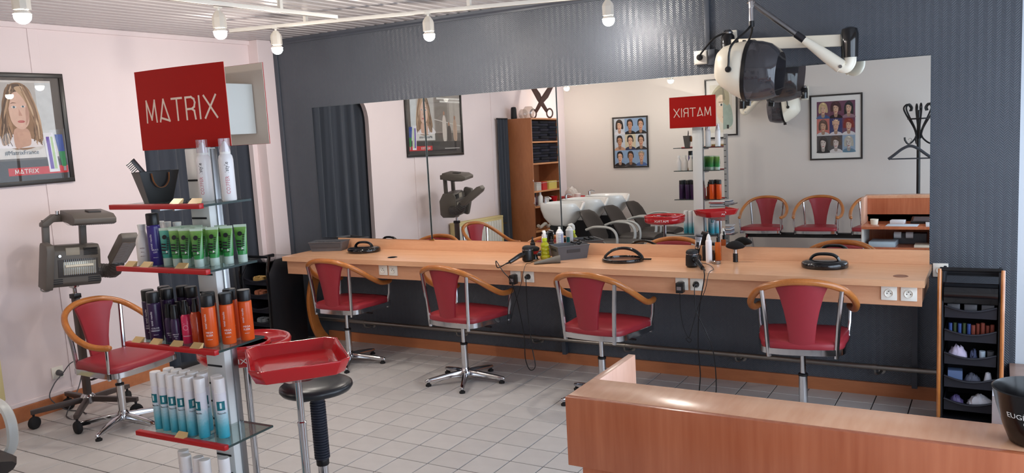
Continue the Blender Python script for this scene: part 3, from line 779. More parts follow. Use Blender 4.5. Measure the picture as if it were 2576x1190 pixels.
# gift bag
gb = thing('gift_bag', 'small black flared gift bag with a bronze ribbon handle on the top shelf', 'gift bag', on_shelf(0, -0.135, 0.005), math.radians(78))
M_BAG = mat('bag_black', (22, 19, 20), 0.35); M_BAGS = mat('bag_side', (96, 92, 90), 0.5); M_RIB = mat('ribbon_bronze', (150, 92, 38), 0.4, sheen=0.2)
b = MB(); bw, tw, bd, td, H = 0.048, 0.08, 0.022, 0.036, 0.125
b.add([(-bw, -bd, 0), (bw, -bd, 0), (bw, bd, 0), (-bw, bd, 0), (-tw, -td, H), (tw, -td, H), (tw, td, H), (-tw, td, H)], [(0, 3, 2, 1), (0, 1, 5, 4), (2, 3, 7, 6)])
b.add([(-bw+0.003, -bd+0.002, 0.003), (bw-0.003, -bd+0.002, 0.003), (bw-0.003, bd-0.002, 0.003), (-bw+0.003, bd-0.002, 0.003), (-tw+0.003, -td+0.002, H), (tw-0.003, -td+0.002, H), (tw-0.003, td-0.002, H), (-tw+0.003, td-0.002, H)], [(0, 1, 2, 3), (0, 4, 5, 1), (2, 6, 7, 3), (0, 3, 7, 4), (1, 5, 6, 2)])
b.build('bag_body', M_BAG, gb, smooth=0)
for s in (-1, 1):
    MB().add([(s*bw, -bd, 0), (s*bw, bd, 0), (s*tw, td, H), (s*tw, -td, H), (s*(bw-0.002), -bd, 0), (s*(bw-0.002), bd, 0), (s*(tw-0.002), td, H), (s*(tw-0.002), -td, H)],
             [(0, 1, 2, 3), (4, 7, 6, 5), (0, 3, 7, 4), (1, 5, 6, 2), (2, 6, 7, 3), (0, 4, 5, 1)]).build('side_panel', M_BAGS, gb, smooth=0)
hp = catmull([(-0.035, -td-0.004, H-0.008), (-0.03, -td-0.006, H-0.04), (-0.012, -td-0.004, H-0.062), (0.012, -td-0.004, H-0.062), (0.03, -td-0.006, H-0.04), (0.035, -td-0.004, H-0.008)], 5)
MB().tube(hp, 0.0075, 8, flat=(0.25, 1.0)).build('ribbon_handle', M_RIB, gb)
cb = thing('hair_comb', 'dark wide-toothed comb sticking out of the black gift bag', 'comb', on_shelf(0, -0.1315, 0.0245)+Vector((0, 0, 0.03)), math.radians(80.4))
b = MB(); E = Matrix.Rotation(math.radians(-36), 4, 'Y'); b.M = E
b.span((-0.010, -0.003, 0.0), (0.008, 0.003, 0.18)); b.build('comb_spine', mat('comb_brown', (40, 26, 24), 0.35), cb, bevel=0.002)
b = MB(); b.M = E
for k in range(6): b.span((-0.034, -0.002, 0.138+k*0.0075), (-0.008, 0.002, 0.1415+k*0.0075))
b.build('comb_teeth', MATS['comb_brown'], cb)
hc = thing('hair_clip', 'small silver hair clips lying by the gold price tags on the top shelf', 'hair clip', on_shelf(0, 0.05, -0.05), 0.3)
b = MB()
for k in range(3): b.tube([(-0.02+k*0.012, -0.01+k*0.008, 0.003), (0.03+k*0.012, 0.0+k*0.008, 0.005)], [0.002, 0.004], 6)
b.build('clip_blades', M_STEEL, hc)
# shelf 2
M_PEARL = mat('pearl_bottle', (222, 216, 212), 0.3)
wbp = thing('lotion_bottle', 'pearl white slope-shouldered lotion bottle on the second glass shelf', 'bottle', group='pearl bottles on the stand')
MB().lathe([(0, 0), (0.026, 0), (0.028, 0.004), (0.0285, 0.085), (0.026, 0.1), (0.018, 0.117), (0.0135, 0.128), (0.013, 0.138), (0, 0.138)], 24).build('body', M_PEARL, wbp)
MB().lathe([(0, 0.137), (0.014, 0.137), (0.0165, 0.158), (0.016, 0.16), (0, 0.16)], 20).build('cap', M_WHITE, wbp)
for q, (tx, sz) in enumerate((('series', 0.008), ('force', 0.006), ('shampoo', 0.005))): bend_text(tx, sz, mat('print_wine', (128, 70, 76), 0.6), wbp, 0.0285, 0.068-q*0.016, FA, False)
place(wbp, True, [(on_shelf(1, -0.195, -0.04), 0), (on_shelf(1, -0.15, 0.045), 0.4), (on_shelf(1, -0.085, 0.04), 0.2), (on_shelf(1, -0.214, 0.064), 0.2)])
M_PURP = mat('purple_bottle', (58, 44, 118), 0.28); M_PLUM = mat('plum_bottle', (52, 30, 66), 0.28); M_ORNG = mat('orange_bottle', (214, 84, 28), 0.28)
pb = can('shampoo_bottle', 'violet blue shampoo bottle with tall black cap beside the pearl bottles', 'bottle', None, M_PURP, 0.205, 0.0255, M_BLACK, 0.045)
bend_text('total results', 0.012, M_TXTL, pb, 0.0255, 0.095, FA-0.35, True); bend_text('BRASS', 0.009, M_TXTL, pb, 0.0255, 0.062, FA+0.1, False); bend_text('OFF', 0.009, M_TXTL, pb, 0.0255, 0.052, FA+0.1, False); bend_text('shampoo', 0.005, M_TXTL, pb, 0.0255, 0.032, FA+0.1, False)
place(pb, True, [(on_shelf(1, -0.12, -0.045), 0)])
def tube_proto(label, group, name, stops):
    t = thing('gel_tube', label, 'tube', group=group)
    m = grad(name, stops, 'Z', 0.0, 0.145, 0.22, 0.15, 0.12, 0.3)
    b = MB(); ring = []
    for z, w, d in ((0.03, 0.018, 0.016), (0.05, 0.0205, 0.0165), (0.08, 0.022, 0.0135), (0.11, 0.0235, 0.008), (0.135, 0.0245, 0.0015), (0.145, 0.0245, 0.001)):
        ring.append([(w*math.cos(2*PI*k/18), d*math.sin(2*PI*k/18), z) for k in range(18)])
    b.loft(ring).build('tube_body', m, t, smooth=60)
    MB().lathe([(0, 0), (0.017, 0), (0.0175, 0.003), (0.018, 0.03), (0, 0.03)], 18).build('cap', mat('tube_cap_frost', (196, 214, 204), 0.3, trans=0.2), t)
    MB().span((-0.0245, -0.0015, 0.137), (0.0245, 0.0015, 0.147)).build('crimp', mat('crimp_clear', (206, 226, 206), 0.3), t)
    b = MB()
    b.lathe([(0.003, 0), (0.009, 0), (0.009, 0.0006), (0.003, 0.0006)], 14, (0.0, -0.0108, 0.112), Matrix.Rotation(PI/2-0.28, 3, 'X'))
    for k in range(7): b.box((0.014-k*0.0004, -0.012-k*0.0009, 0.108-k*0.007), (0.009, 0.0008, 0.0035), (-0.2, 0, 0))
    for k in range(3): b.box((-0.004, -0.0155-k*0.0012, 0.084-k*0.011), (0.017, 0.0008, 0.006), (-0.2, 0.1, 0))
    b.box((0.0, -0.0172, 0.048), (0.028, 0.0008, 0.002))
    b.build('printed_label', M_BLACKM, t, smooth=0)
    MB().lathe([(0, 0), (0.006, 0), (0.0, 0.0008)], 3, (0.006, -0.0172, 0.055), Matrix.Rotation(PI/2, 3, 'X')).build('leaf_mark', M_WHITE, t, smooth=0)
    return t
tg = tube_proto('green translucent hair gel tube with black print standing on its cap', 'gel tubes on the stand', 'tube_green', [(0.0, (150, 200, 160)), (0.24, (40, 150, 72)), (0.5, (64, 140, 66)), (0.8, (96, 156, 60)), (1.0, (150, 196, 110))])
tt = tube_proto('teal translucent hair gel tube with black print standing on its cap', 'gel tubes on the stand', 'tube_teal', [(0.0, (150, 204, 190)), (0.24, (44, 158, 140)), (0.6, (36, 140, 128)), (1.0, (96, 190, 170))])
trot = math.radians(26)
place(tt, True, [(on_shelf(1, -0.055, -0.045), trot), (on_shelf(1, -0.05, -0.005), trot), (on_shelf(1, -0.03, 0.037), trot)])
place(tg, True, [(on_shelf(1, 0.005, -0.05), trot), (on_shelf(1, 0.058, -0.05), trot-0.05), (on_shelf(1, 0.125, -0.052), trot), (on_shelf(1, 0.165, -0.012), trot), (on_shelf(1, 0.195, 0.03), trot+0.05), (on_shelf(1, 0.222, 0.075), trot+0.1),
                 (on_shelf(1, 0.04, -0.005), trot), (on_shelf(1, 0.098, -0.005), trot), (on_shelf(1, 0.145, 0.05), trot), (on_shelf(1, 0.022, 0.04), trot)])
# shelf 3
pl2 = can('shampoo_bottle', 'dark plum shampoo bottle with tall black cap on the third shelf', 'bottle', 'plum bottles on the stand', M_PLUM, 0.20, 0.0255, M_BLACK, 0.042)
bend_text('total results', 0.012, M_TXTL, pl2, 0.0255, 0.095, FA-0.35, True); bend_text('COLOR', 0.009, M_TXTL, pl2, 0.0255, 0.056, FA+0.05, False); bend_text('OBSESSED', 0.008, M_TXTL, pl2, 0.0255, 0.046, FA+0.05, False); bend_text('shampoo', 0.005, M_TXTL, pl2, 0.0255, 0.03, FA+0.05, False)
place(pl2, True, [(on_shelf(2, -0.205, -0.04), 0), (on_shelf(2, -0.14, -0.068), 0.05), (on_shelf(2, -0.14, 0.0), 0.1), (on_shelf(2, -0.12, 0.06), 0.1), (on_shelf(2, -0.065, 0.055), 0), (on_shelf(2, -0.2, 0.035), 0.2)])
ds = thing('serum_bottle', 'small dark plum serum bottle with pump cap among the plum shampoo bottles', 'bottle', group='small serum bottles on the stand')
MB().lathe([(0, 0), (0.017, 0), (0.018, 0.003), (0.018, 0.088), (0.014, 0.098), (0, 0.098)], 20).build('body', M_PLUM, ds)
MB().lathe([(0, 0.097), (0.0145, 0.097), (0.015, 0.12), (0.0125, 0.134), (0.0125, 0.15), (0, 0.151)], 18).build('pump_cap', M_BLACK, ds)
bend_text('MIRACLE', 0.006, M_TXTL, ds, 0.018, 0.036, FA+0.05, False); bend_text('TREAT', 0.006, M_TXTL, ds, 0.018, 0.028, FA+0.05, False); bend_text('12', 0.008, M_TXTL, ds, 0.018, 0.02, FA+0.05, False)
place(ds, True, [(on_shelf(2, -0.075, -0.055), 0), (on_shelf(2, -0.03, -0.065), 0), (on_shelf(2, -0.075, -0.005), 0.1), (on_shelf(2, -0.025, -0.015), 0.2)])
pk1 = thing('serum_bottle', 'bright pink slim spray bottle between the plum and orange bottles', 'bottle', on_shelf(2, 0.018, -0.052))
MB().lathe([(0, 0), (0.0185, 0), (0.0195, 0.003), (0.0195, 0.105), (0.014, 0.114), (0, 0.114)], 20).build('body', mat('pink_bottle', (206, 44, 84), 0.28), pk1)
MB().lathe([(0, 0.113), (0.0125, 0.113), (0.0125, 0.14), (0.009, 0.15), (0.009, 0.168), (0, 0.169)], 18).build('pump_cap', M_BLACK, pk1)
bend_text('Oil', 0.03, mat('print_pink_light', (232, 140, 160), 0.6), pk1, 0.0195, 0.07, FA, True); bend_text('WONDERS', 0.006, M_TXTL, pk1, 0.0195, 0.03, FA, False)
am = thing('serum_bottle', 'translucent amber oil bottle with black pump beside the orange bottles', 'bottle', on_shelf(2, 0.072, -0.05))
MB().lathe([(0, 0), (0.020, 0), (0.021, 0.003), (0.021, 0.118), (0.015, 0.127), (0, 0.127)], 20).build('body', mat('amber_bottle', (176, 62, 26), 0.15, coat=0.5), am)
MB().lathe([(0, 0.126), (0.0125, 0.126), (0.0125, 0.15), (0.009, 0.16), (0.009, 0.178), (0, 0.179)], 18).build('pump_cap', M_BLACK, am)
og = can('shampoo_bottle', 'orange shampoo bottle with tall black cap on the third shelf', 'bottle', 'orange bottles on the stand', M_ORNG, 0.198, 0.0265, M_BLACK, 0.042)
bend_text('total results', 0.012, M_TXTL, og, 0.0265, 0.10, FA-0.4, True); bend_text('MEGA', 0.010, M_TXTL, og, 0.0265, 0.056, FA+0.0, False); bend_text('SLEEK', 0.010, M_TXTL, og, 0.0265, 0.045, FA+0.0, False); bend_text('shampoo', 0.005, M_TXTL, og, 0.0265, 0.03, FA, False)
place(og, True, [(on_shelf(2, 0.112, -0.015), 0), (on_shelf(2, 0.155, -0.06), 0.0), (on_shelf(2, 0.195, -0.008), 0.05), (on_shelf(2, 0.222, 0.06), 0.1), (on_shelf(2, 0.145, 0.06), 0.1)])
# shelf 4 : white / aqua spray cans
M_AQUA = grad('aqua_can', [(0.0, (44, 160, 184)), (0.22, (96, 180, 196)), (0.42, (176, 206, 216)), (0.55, (226, 224, 232)), (1.0, (234, 230, 234))], 'Z', 0.0, 0.22, 0.28, 0, 0.22)
M_PATCH = mat('teal_patch', (22, 112, 124), 0.4, var=0.3, vscale=60)
ac = can('hairspray_can', 'tall white hairspray can fading to aqua with a teal square label', 'spray can', 'aqua hairspray cans on the stand', M_AQUA, 0.236, 0.0222, M_MOUSSE, 0.055, 0.99, 0.001)
n = 6; z0, z1 = 0.112, 0.148
def patch(t, r, ang, half, z0, z1, m, name):
    vs = []; n = 6
    for rr in (r+0.0002, r+0.0006):
        for z in (z0, z1):
            for i in range(n+1):
                a = ang-half+2*half*i/n; vs.append((rr*math.cos(a), rr*math.sin(a), z))
    q = n+1; fs = []
    for i in range(n): fs += [(i, i+1, q+i+1, q+i), (2*q+i, 3*q+i, 3*q+i+1, 2*q+i+1), (i, 2*q+i, 2*q+i+1, i+1), (q+i, q+i+1, 3*q+i+1, 3*q+i)]
    fs += [(0, q, 3*q, 2*q), (n, 2*q+n, 3*q+n, q+n)]
    return MB().add(vs, fs).build(name, m, t, smooth=60)
patch(ac, 0.0222, FA-0.1, 0.72, z0, z1, M_PATCH, 'label_patch')
patch(ac, 0.0226, FA-0.1, 0.16, z0+0.008, z1-0.006, mat('patch_white', (214, 226, 226), 0.4), 'feather_mark')
bend_text('Naturelle', 0.009, M_TXTG, ac, 0.0222, 0.10, FA-0.05, False)
rows = [(-0.19, -0.058), (-0.14, -0.062), (-0.09, -0.064), (-0.04, -0.066), (0.01, -0.068), (0.075, -0.07), (0.155, -0.045), (0.115, -0.02),
        (-0.175, -0.005), (-0.125, -0.008), (-0.075, -0.01), (-0.025, -0.012), (0.03, -0.014)]
rots = [-0.55, -0.1, 0.0, 0.15, 0.75, -0.65, 0.15, 2.2, 0.3, 0, 0.4, 0, 0.2]
place(ac, True, [(on_shelf(3, *p), r) for p, r in zip(rows, rots)])
for p, r in (((-0.055, -0.066), 0.1), ((0.01, -0.06), 0.0), ((0.058, -0.07), -0.3), ((-0.11, -0.03), 0.2), ((0.12, -0.03), 0.1)): dup(ac, on_shelf(4, *p), r, 'tall white and aqua hairspray can on the lowest glass shelf', 'aqua cans on the lowest shelf')
# ================================================================== TROLLEY TRAYS AND STOOL
def star_base(t, r, n, hub_z, m_leg, castor=True, a0=0.2, w=0.016, zl=None, castor_r=0.026):
    zl = zl if zl is not None else castor_r*2+0.012
    MB().lathe([(0.02, zl-0.005), (0.032, zl), (0.032, zl+0.03), (0.022, hub_z)], 18).build('hub', M_CHROME, t)
    for k in range(n):
        a = 2*PI*k/n+a0; c, s = math.cos(a), math.sin(a)
        rings = []
        for q, ww, zt, zb in ((0.015, w*1.2, zl+0.026, zl), (r*0.6, w, zl+0.016, zl-0.004), (r, w*0.75, zl+0.006, zl-0.012)):
            rings.append([(q*c+ww*s, q*s-ww*c, zb), (q*c-ww*s, q*s+ww*c, zb), (q*c-ww*s, q*s+ww*c, zt), (q*c+ww*s, q*s-ww*c, zt)])
        leg = MB().loft(rings).build('leg', m_leg, t, bevel=0.002)
        if castor:
            q = r-0.012
            b = MB()
            for sd in (-0.012, 0.012):
                b.lathe([(0, -0.008), (castor_r*0.9, -0.008), (castor_r, -0.004), (castor_r, 0.004), (castor_r*0.9, 0.008), (0, 0.008)], 18, (q*c+sd*-s, q*s+sd*c, castor_r), Matrix.Rotation(a, 3, 'Z') @ Matrix.Rotation(PI/2, 3, 'X'))
            b.cyl((q*c, q*s, castor_r), (q*c, q*s, zl), 0.006, 8)
            b.build('castor', M_RUBBER, leg)
        else:
            MB().lathe([(0.012, 0), (0.018, 0.001), (0.018, 0.012), (0.008, zl-0.01)], 12, (r*0.93*c, r*0.93*s, 0)).build('glide', M_RUBBER, leg)

# rectangular red tray
rt = thing('service_tray', 'red glossy rectangular service tray with cut corners on a chrome pole', 'tray stand', (3.165, -3.015, 0), math.radians(-40))
def cut_rect(w, d, c): return [(-w+c, -d), (w-c, -d), (w, -d+c), (w, d-c), (w-c, d), (-w+c, d), (-w, d-c), (-w, -d+c)]
TZ = 0.90
b = MB(); R_ = []
for w, d, c, z in ((0.06, 0.06, 0.02, TZ-0.105), (0.10, 0.09, 0.03, TZ-0.085), (0.185, 0.14, 0.035, TZ-0.062), (0.205, 0.17, 0.038, TZ-0.055), (0.226, 0.194, 0.042, TZ), (0.224, 0.192, 0.042, TZ+0.003), (0.215, 0.183, 0.04, TZ+0.002), (0.196, 0.164, 0.036, TZ-0.044), (0.17, 0.14, 0.03, TZ-0.048)):
    R_.append([(x, y, z) for x, y in cut_rect(w, d, c)])
b.loft(R_).build('tray', M_REDP, rt, bevel=0.003, smooth=30)
lettering('MATRIX', 0.03, M_WHITE, rt, (0, 0.187, TZ-0.026), (PI/2-0.3, 0, PI), 0.0006, 1.3)
MB().cyl((0, 0, 0.10), (0, 0, 0.60), 0.0175, 20).build('lower_pole', M_CHROME, rt)
MB().cyl((0, 0, 0.60), (0, 0, TZ-0.10), 0.0145, 20).build('upper_pole', M_CHROME, rt)
MB().lathe([(0.0145, 0.595), (0.019, 0.597), (0.019, 0.61), (0.0145, 0.614)], 20).build('pole_collar', M_CHROME, rt)
star_base(rt, 0.19, 5, 0.11, M_BLACK, True, 0.5585, castor_r=0.022)
# round red tub
rb = thing('service_tub', 'red glossy round tub tray on a chrome pole beside the display stand', 'tray stand', (2.64, -2.82, 0), 0)
Z0 = 0.775
MB().lathe([(0, Z0-0.015), (0.06, Z0-0.012), (0.15, Z0), (0.195, Z0+0.012), (0.208, Z0+0.03), (0.21, Z0+0.055), (0.207, Z0+0.062), (0.21, Z0+0.068), (0.213, Z0+0.082), (0.208, Z0+0.092), (0.198, Z0+0.092), (0.192, Z0+0.082), (0.18, Z0+0.072), (0.0, Z0+0.07)], 48).build('tub', M_REDP, rb, smooth=40)
MB().lathe([(0.105, Z0+0.0725), (0.108, Z0+0.085), (0.118, Z0+0.085), (0.121, Z0+0.0725)], 32).build('inner_ring', M_REDP, rb)
def bend_word(txt, size, m, parent, r, z, ang, sx=1.3):
    return bend_text(txt, size, m, parent, r, z, ang, False, sx)
bend_word('MATRIX', 0.032, M_WHITE, rb, 0.2095, Z0+0.042, math.radians(80)); bend_word('MATRIX', 0.032, M_WHITE, rb, 0.2095, Z0+0.042, math.radians(-60))
MB().cyl((0, 0, 0.09), (0, 0, Z0-0.01), 0.016, 20).build('pole', M_CHROME, rb)
star_base(rb, 0.17, 5, 0.11, M_BLACK, True, 0.4887, castor_r=0.022)
# stool
sto = thing('work_stool', 'round black padded stool with ribbed black bellows column and chrome star base', 'stool', (2.925, -2.675, 0), 0.35)
MB().lathe([(0, 0.605), (0.13, 0.607), (0.158, 0.614), (0.168, 0.628), (0.166, 0.642), (0.152, 0.652), (0.10, 0.658), (0, 0.66)], 40).build('seat', mat('black_vinyl', (40, 42, 45), 0.3, bump=0.05, bscale=300), sto, smooth=60)
MB().lathe([(0, 0.590), (0.05, 0.592), (0.05, 0.606), (0, 0.606)], 20).build('seat_mount', M_BLACK, sto)
MB().tube([(0.02, -0.02, 0.585), (-0.04, -0.06, 0.585)], 0.009, 8).build('lever', mat('navy_plastic', (38, 42, 54), 0.45), sto)
MB().cyl((0, 0, 0.57), (0, 0, 0.6), 0.02, 14).build('column_top', M_BLACK, sto)
pr = [(0, 0.285), (0.031, 0.285)]; zz = 0.29
while zz < 0.565: pr += [(0.036, zz), (0.036, zz+0.0055), (0.0305, zz+0.0075), (0.0305, zz+0.0085)]; zz += 0.0125
pr += [(0.036, 0.57), (0.036, 0.58), (0, 0.58)]
MB().lathe(pr, 24).build('bellows', mat('navy_plastic', (38, 42, 54), 0.45), sto, smooth=20)
MB().lathe([(0.028, 0.255), (0.03, 0.258), (0.03, 0.287), (0.028, 0.29)], 20).build('collar', M_BLACK, sto)
MB().cyl((0, 0, 0.06), (0, 0, 0.26), 0.025, 20).build('column', M_CHROME, sto)
star_base(sto, 0.25, 5, 0.11, M_CHROME, False, 1.6048, 0.018, 0.05)

# ================================================================== HAIR HEATER ON WHEELS
hz = thing('hair_heater', 'grey brown infrared hair heater with folding arms on a five-wheeled stand', 'hair heater', (0.385, -2.225, 0), 0.0)
for k in range(5):
    a = 2*PI*k/5+math.radians(27); c, s = math.cos(a), math.sin(a)
    rings = []
    for q, zt, zb in ((0.02, 0.15, 0.115), (0.18, 0.142, 0.107), (0.34, 0.128, 0.10)):
        w = 0.015; rings.append([(q*c+w*s, q*s-w*c, zb), (q*c-w*s, q*s+w*c, zb), (q*c-w*s, q*s+w*c, zt), (q*c+w*s, q*s-w*c, zt)])
    leg = MB().loft(rings).build('leg', mat('dark_brown_metal', (74, 62, 58), 0.4), hz, bevel=0.002)
    q = 0.325
    b = MB()
    b.lathe([(0, -0.02), (0.034, -0.018), (0.042, -0.008), (0.042, 0.008), (0.034, 0.018), (0, 0.02)], 20, (q*c, q*s, 0.042), Matrix.Rotation(a+0.6, 3, 'Z') @ Matrix.Rotation(PI/2, 3, 'X'))
    b.cyl((q*c, q*s, 0.05), (q*c, q*s, 0.105), 0.008, 8); b.build('castor', M_RUBBER, leg)
MB().lathe([(0.03, 0.10), (0.042, 0.112), (0.046, 0.15), (0.035, 0.165), (0.026, 0.17)], 20).build('hub', M_CHROME, hz)
MB().box((0, 0, 0.50), (0.05, 0.034, 0.67)).build('pole', mat('dark_brown_metal', (74, 62, 58), 0.4), hz, bevel=0.003)
MB().box((0, 0, 0.835), (0.058, 0.05, 0.03)).build('pole_cap', M_BLACK, hz, bevel=0.003)
MB().cyl((0, 0, 0.83), (0, 0, 0.895), 0.013, 14).lathe([(0.013, 0.885), (0.03, 0.895), (0.034, 0.907), (0.0, 0.91)], 16).build('chrome_neck', M_CHROME, hz)
# body faces the chair (+X) and a little to the camera
HR = math.radians(-14)
HM = Matrix.Translation((0.0, 0, 1.04)) @ Matrix.Rotation(HR, 4, 'Z') @ Matrix.Rotation(math.radians(-4), 4, 'X')
def hb(): q = MB(); q.M = HM; return q
bd = hb().prism([(-0.13, -0.10), (-0.10, -0.135), (0.035, -0.135), (0.06, -0.11), (0.06, 0.10), (0.03, 0.135), (-0.08, 0.135), (-0.13, 0.05)], -0.15, 0.165, 'y').build('body', M_CLIMA, hz, bevel=0.008)
M_EMIT = mat('reflector_grey', (170, 164, 148), 0.3, 0.5)
hb().span((0.06, -0.10, -0.07), (0.064, 0.145, 0.045)).build('lamp_bezel', mat('heater_dark', (58, 54, 52), 0.5), bd, bevel=0.003)
hb().span((0.0635, -0.07, -0.055), (0.067, 0.13, 0.03)).build('reflector', M_EMIT, bd, bevel=0.003)
hb().cyl((0.07, -0.06, 0.0), (0.07, 0.11, 0.0), 0.010, 12).build('quartz_tube', mat('quartz', (205, 198, 180), 0.15), bd)
b = hb()
for k in range(16): b.cyl((0.072, -0.065+k*0.0125, -0.058), (0.072, -0.065+k*0.0125, 0.045), 0.0012, 5)
b.build('guard_wires', M_STEEL, bd)
b = hb()
for y0 in (-0.15, 0.08):
    for k in range(3): b.span((0.058, y0, -0.085-k*0.013), (0.0625, y0+0.075, -0.079-k*0.013))
for k in range(5): b.span((0.045, 0.06, 0.07+k*0.010), (0.066, 0.145, 0.074+k*0.010))
b.build('vent_slots', M_BLACKM, bd)['kind'] = 'stuff'
hb().span((0.045, -0.05, 0.07), (0.062, 0.035, 0.12)).build('control_panel', mat('panel_beige', (152, 144, 130), 0.5), bd, bevel=0.003)
hb().cyl((0.06, -0.09, 0.07), (0.075, -0.09, 0.07), 0.009, 12).build('knob', M_CHROME, bd)
# near folding arm (seen from outside)
q = MB(); q.M = HM @ Matrix.Translation((0.065, -0.165, 0.01)) @ Matrix.Rotation(math.radians(14), 4, 'Y') @ Matrix.Rotation(math.radians(8), 4, 'Z')
q.prism([(-0.05, -0.15), (0.05, -0.15), (0.055, -0.12), (0.055, 0.12), (0.04, 0.15), (-0.04, 0.15), (-0.05, 0.13)], -0.03, 0.02, 'y')
wing = q.build('heater_arm', M_CLIMA, hz, bevel=0.006)
q = MB(); q.M = HM @ Matrix.Translation((0.065, -0.165, 0.01)) @ Matrix.Rotation(math.radians(14), 4, 'Y') @ Matrix.Rotation(math.radians(8), 4, 'Z')
for k in range(18): q.tube([(-0.04, 0.02, -0.12+k*0.014), (0, 0.034, -0.12+k*0.014), (0.04, 0.02, -0.12+k*0.014)], 0.0012, 4)
q.build('guard_wires', M_STEEL, wing)
# far arm on a ribbed elbow
b = hb(); el = catmull([(0.02, 0.16, -0.045), (0.05, 0.205, -0.05), (0.11, 0.225, -0.045), (0.155, 0.228, 0.0), (0.17, 0.228, 0.03)], 6)
b.tube(el, [0.045+0.003*(i % 2) for i in range(len(el))], 14).build('ribbed_elbow', mat('heater_dark', (58, 54, 52), 0.5), hz, smooth=20)
q = MB(); q.M = HM @ Matrix.Translation((0.285, 0.225, 0.115)) @ Matrix.Rotation(math.radians(54), 4, 'Y')
q.prism([(-0.03, -0.15), (0.03, -0.15), (0.035, -0.12), (0.035, 0.12), (0.02, 0.15), (-0.02, 0.15), (-0.035, 0.11)], -0.052, 0.052, 'y')
wing = q.build('heater_arm', M_CLIMA, hz, bevel=0.006)
q2 = MB(); q2.M = q.M
for k in range(24): q2.tube([(0.036, -0.045, -0.125+k*0.0105), (0.043, 0, -0.125+k*0.0105), (0.036, 0.045, -0.125+k*0.0105)], 0.0013, 4)
q2.build('guard_wires', M_STEEL, wing)
q2 = MB(); q2.M = q.M; q2.span((0.0345, -0.044, -0.125), (0.0362, 0.044, 0.12)); q2.build('grille', mat('grille_brown', (128, 112, 98), 0.4), wing)
# top hood on two uprights
for yy in (-0.125, 0.10): hb().span((-0.085, yy-0.02, 0.10), (-0.05, yy+0.02, 0.30)).build('upright', M_CLIMA, hz, bevel=0.003)
hb().prism([(-0.15, 0.255), (-0.115, 0.255), (-0.08, 0.285), (0.14, 0.285), (0.14, 0.335), (-0.08, 0.335), (-0.15, 0.28)], -0.11, -0.04, 'x').build('top_beam', M_CLIMA, hz, bevel=0.005)
q = MB(); q.M = HM @ Matrix.Translation((0.065, 0.02, 0.315)) @ Matrix.Rotation(math.radians(6), 4, 'Y')
q.prism([(-0.12, -0.035), (0.11, -0.035), (0.15, -0.02), (0.15, 0.012), (0.10, 0.035), (-0.12, 0.035)], -0.06, 0.20, 'y')
top = q.build('top_heater', M_CLIMA, hz, bevel=0.005)
q2 = MB(); q2.M = q.M
for k in range(18): q2.tube([(-0.10, -0.05+k*0.0138, -0.036), (0.0, -0.05+k*0.0138, -0.046), (0.11, -0.05+k*0.0138, -0.036)], 0.0013, 4)
q2.build('guard_wires', M_STEEL, top)
q2 = MB(); q2.M = q.M
q2.span((-0.02, 0.06, 0.033), (0.05, 0.14, 0.046)); q2.build('top_plate', mat('heater_dark', (58, 54, 52), 0.5), top, bevel=0.003)
hb().cyl((-0.04, -0.06, 0.335), (-0.04, -0.06, 0.358), 0.011, 12).build('pivot_knob', M_CHROME, hz)
hb().tube(catmull([(-0.09, -0.16, -0.135), (-0.09, -0.16, -0.16), (-0.06, -0.13, -0.165), (-0.05, -0.10, -0.14)], 4), 0.005, 6).build('hook', M_STEEL, hz)
# its cable, plug and wall socket
sk = dup(sp, (0.0, -2.19, 0.265), math.radians(90), 'white socket low on the pink wall behind the hair heater')
hp = thing('heater_cable', 'grey coiled cable and plug of the hair heater at the pink wall', 'cable', (0, 0, 0))
MB().tube([(0.012, -2.19, 0.265), (0.04, -2.19, 0.262), (0.06, -2.195, 0.255)], [0.019, 0.019, 0.012], 12).build('plug_body', M_GREYP, hp)
pts = catmull([(0.06, -2.195, 0.255), (0.10, -2.14, 0.33), (0.08, -2.05, 0.31), (0.06, -2.07, 0.17), (0.12, -2.16, 0.09), (0.16, -2.25, 0.012), (0.25, -2.30, 0.0085), (0.35, -2.30, 0.007), (0.36, -2.235, 0.09)], 8)
MB().tube(pts, 0.004, 6).build('cord', M_GREYP, hp)
MB().tube(catmull([(0.055, -2.2, 0.25), (0.06, -2.26, 0.2), (0.07, -2.30, 0.12), (0.10, -2.22, 0.02), (0.2, -2.18, 0.009), (0.3, -2.2, 0.0085)], 8), 0.004, 6).build('cord', M_GREYP, hp)

# ================================================================== RADIATOR
rd = thing('wall_radiator', 'cream electric radiator with ribbed white front on the pink wall', 'radiator', (0.018, -3.13, 0.2), 0)
M_RADC = mat('radiator_cream', (224, 206, 150), 0.4); M_RADW = mat('radiator_white', (222, 220, 212), 0.4)
MB().span((0, -0.535, 0), (0.075, 0.535, 0.555)).build('casing', M_RADC, rd, bevel=0.008)
for k in range(16):
    y0 = -0.48+k*0.06
    MB().span((0.075, y0+0.003, 0.05), (0.085, y0+0.054, 0.53)).build('fin', M_RADW, rd, bevel=0.004)
for y0, y1 in ((-0.535, -0.505), (0.505, 0.535)): MB().span((0, y0, 0.553), (0.075, y1, 0.58)).build('top_end', M_RADC, rd, bevel=0.003)
for x0 in (0.0, 0.065): MB().span((x0, -0.506, 0.553), (x0+0.01, 0.506, 0.58)).build('top_edge', M_RADC, rd, bevel=0.002)
for k in range(20): MB().span((0.009, -0.497+k*0.0505, 0.566), (0.066, -0.482+k*0.0505, 0.58)).build('grille_bar', M_RADC, rd)

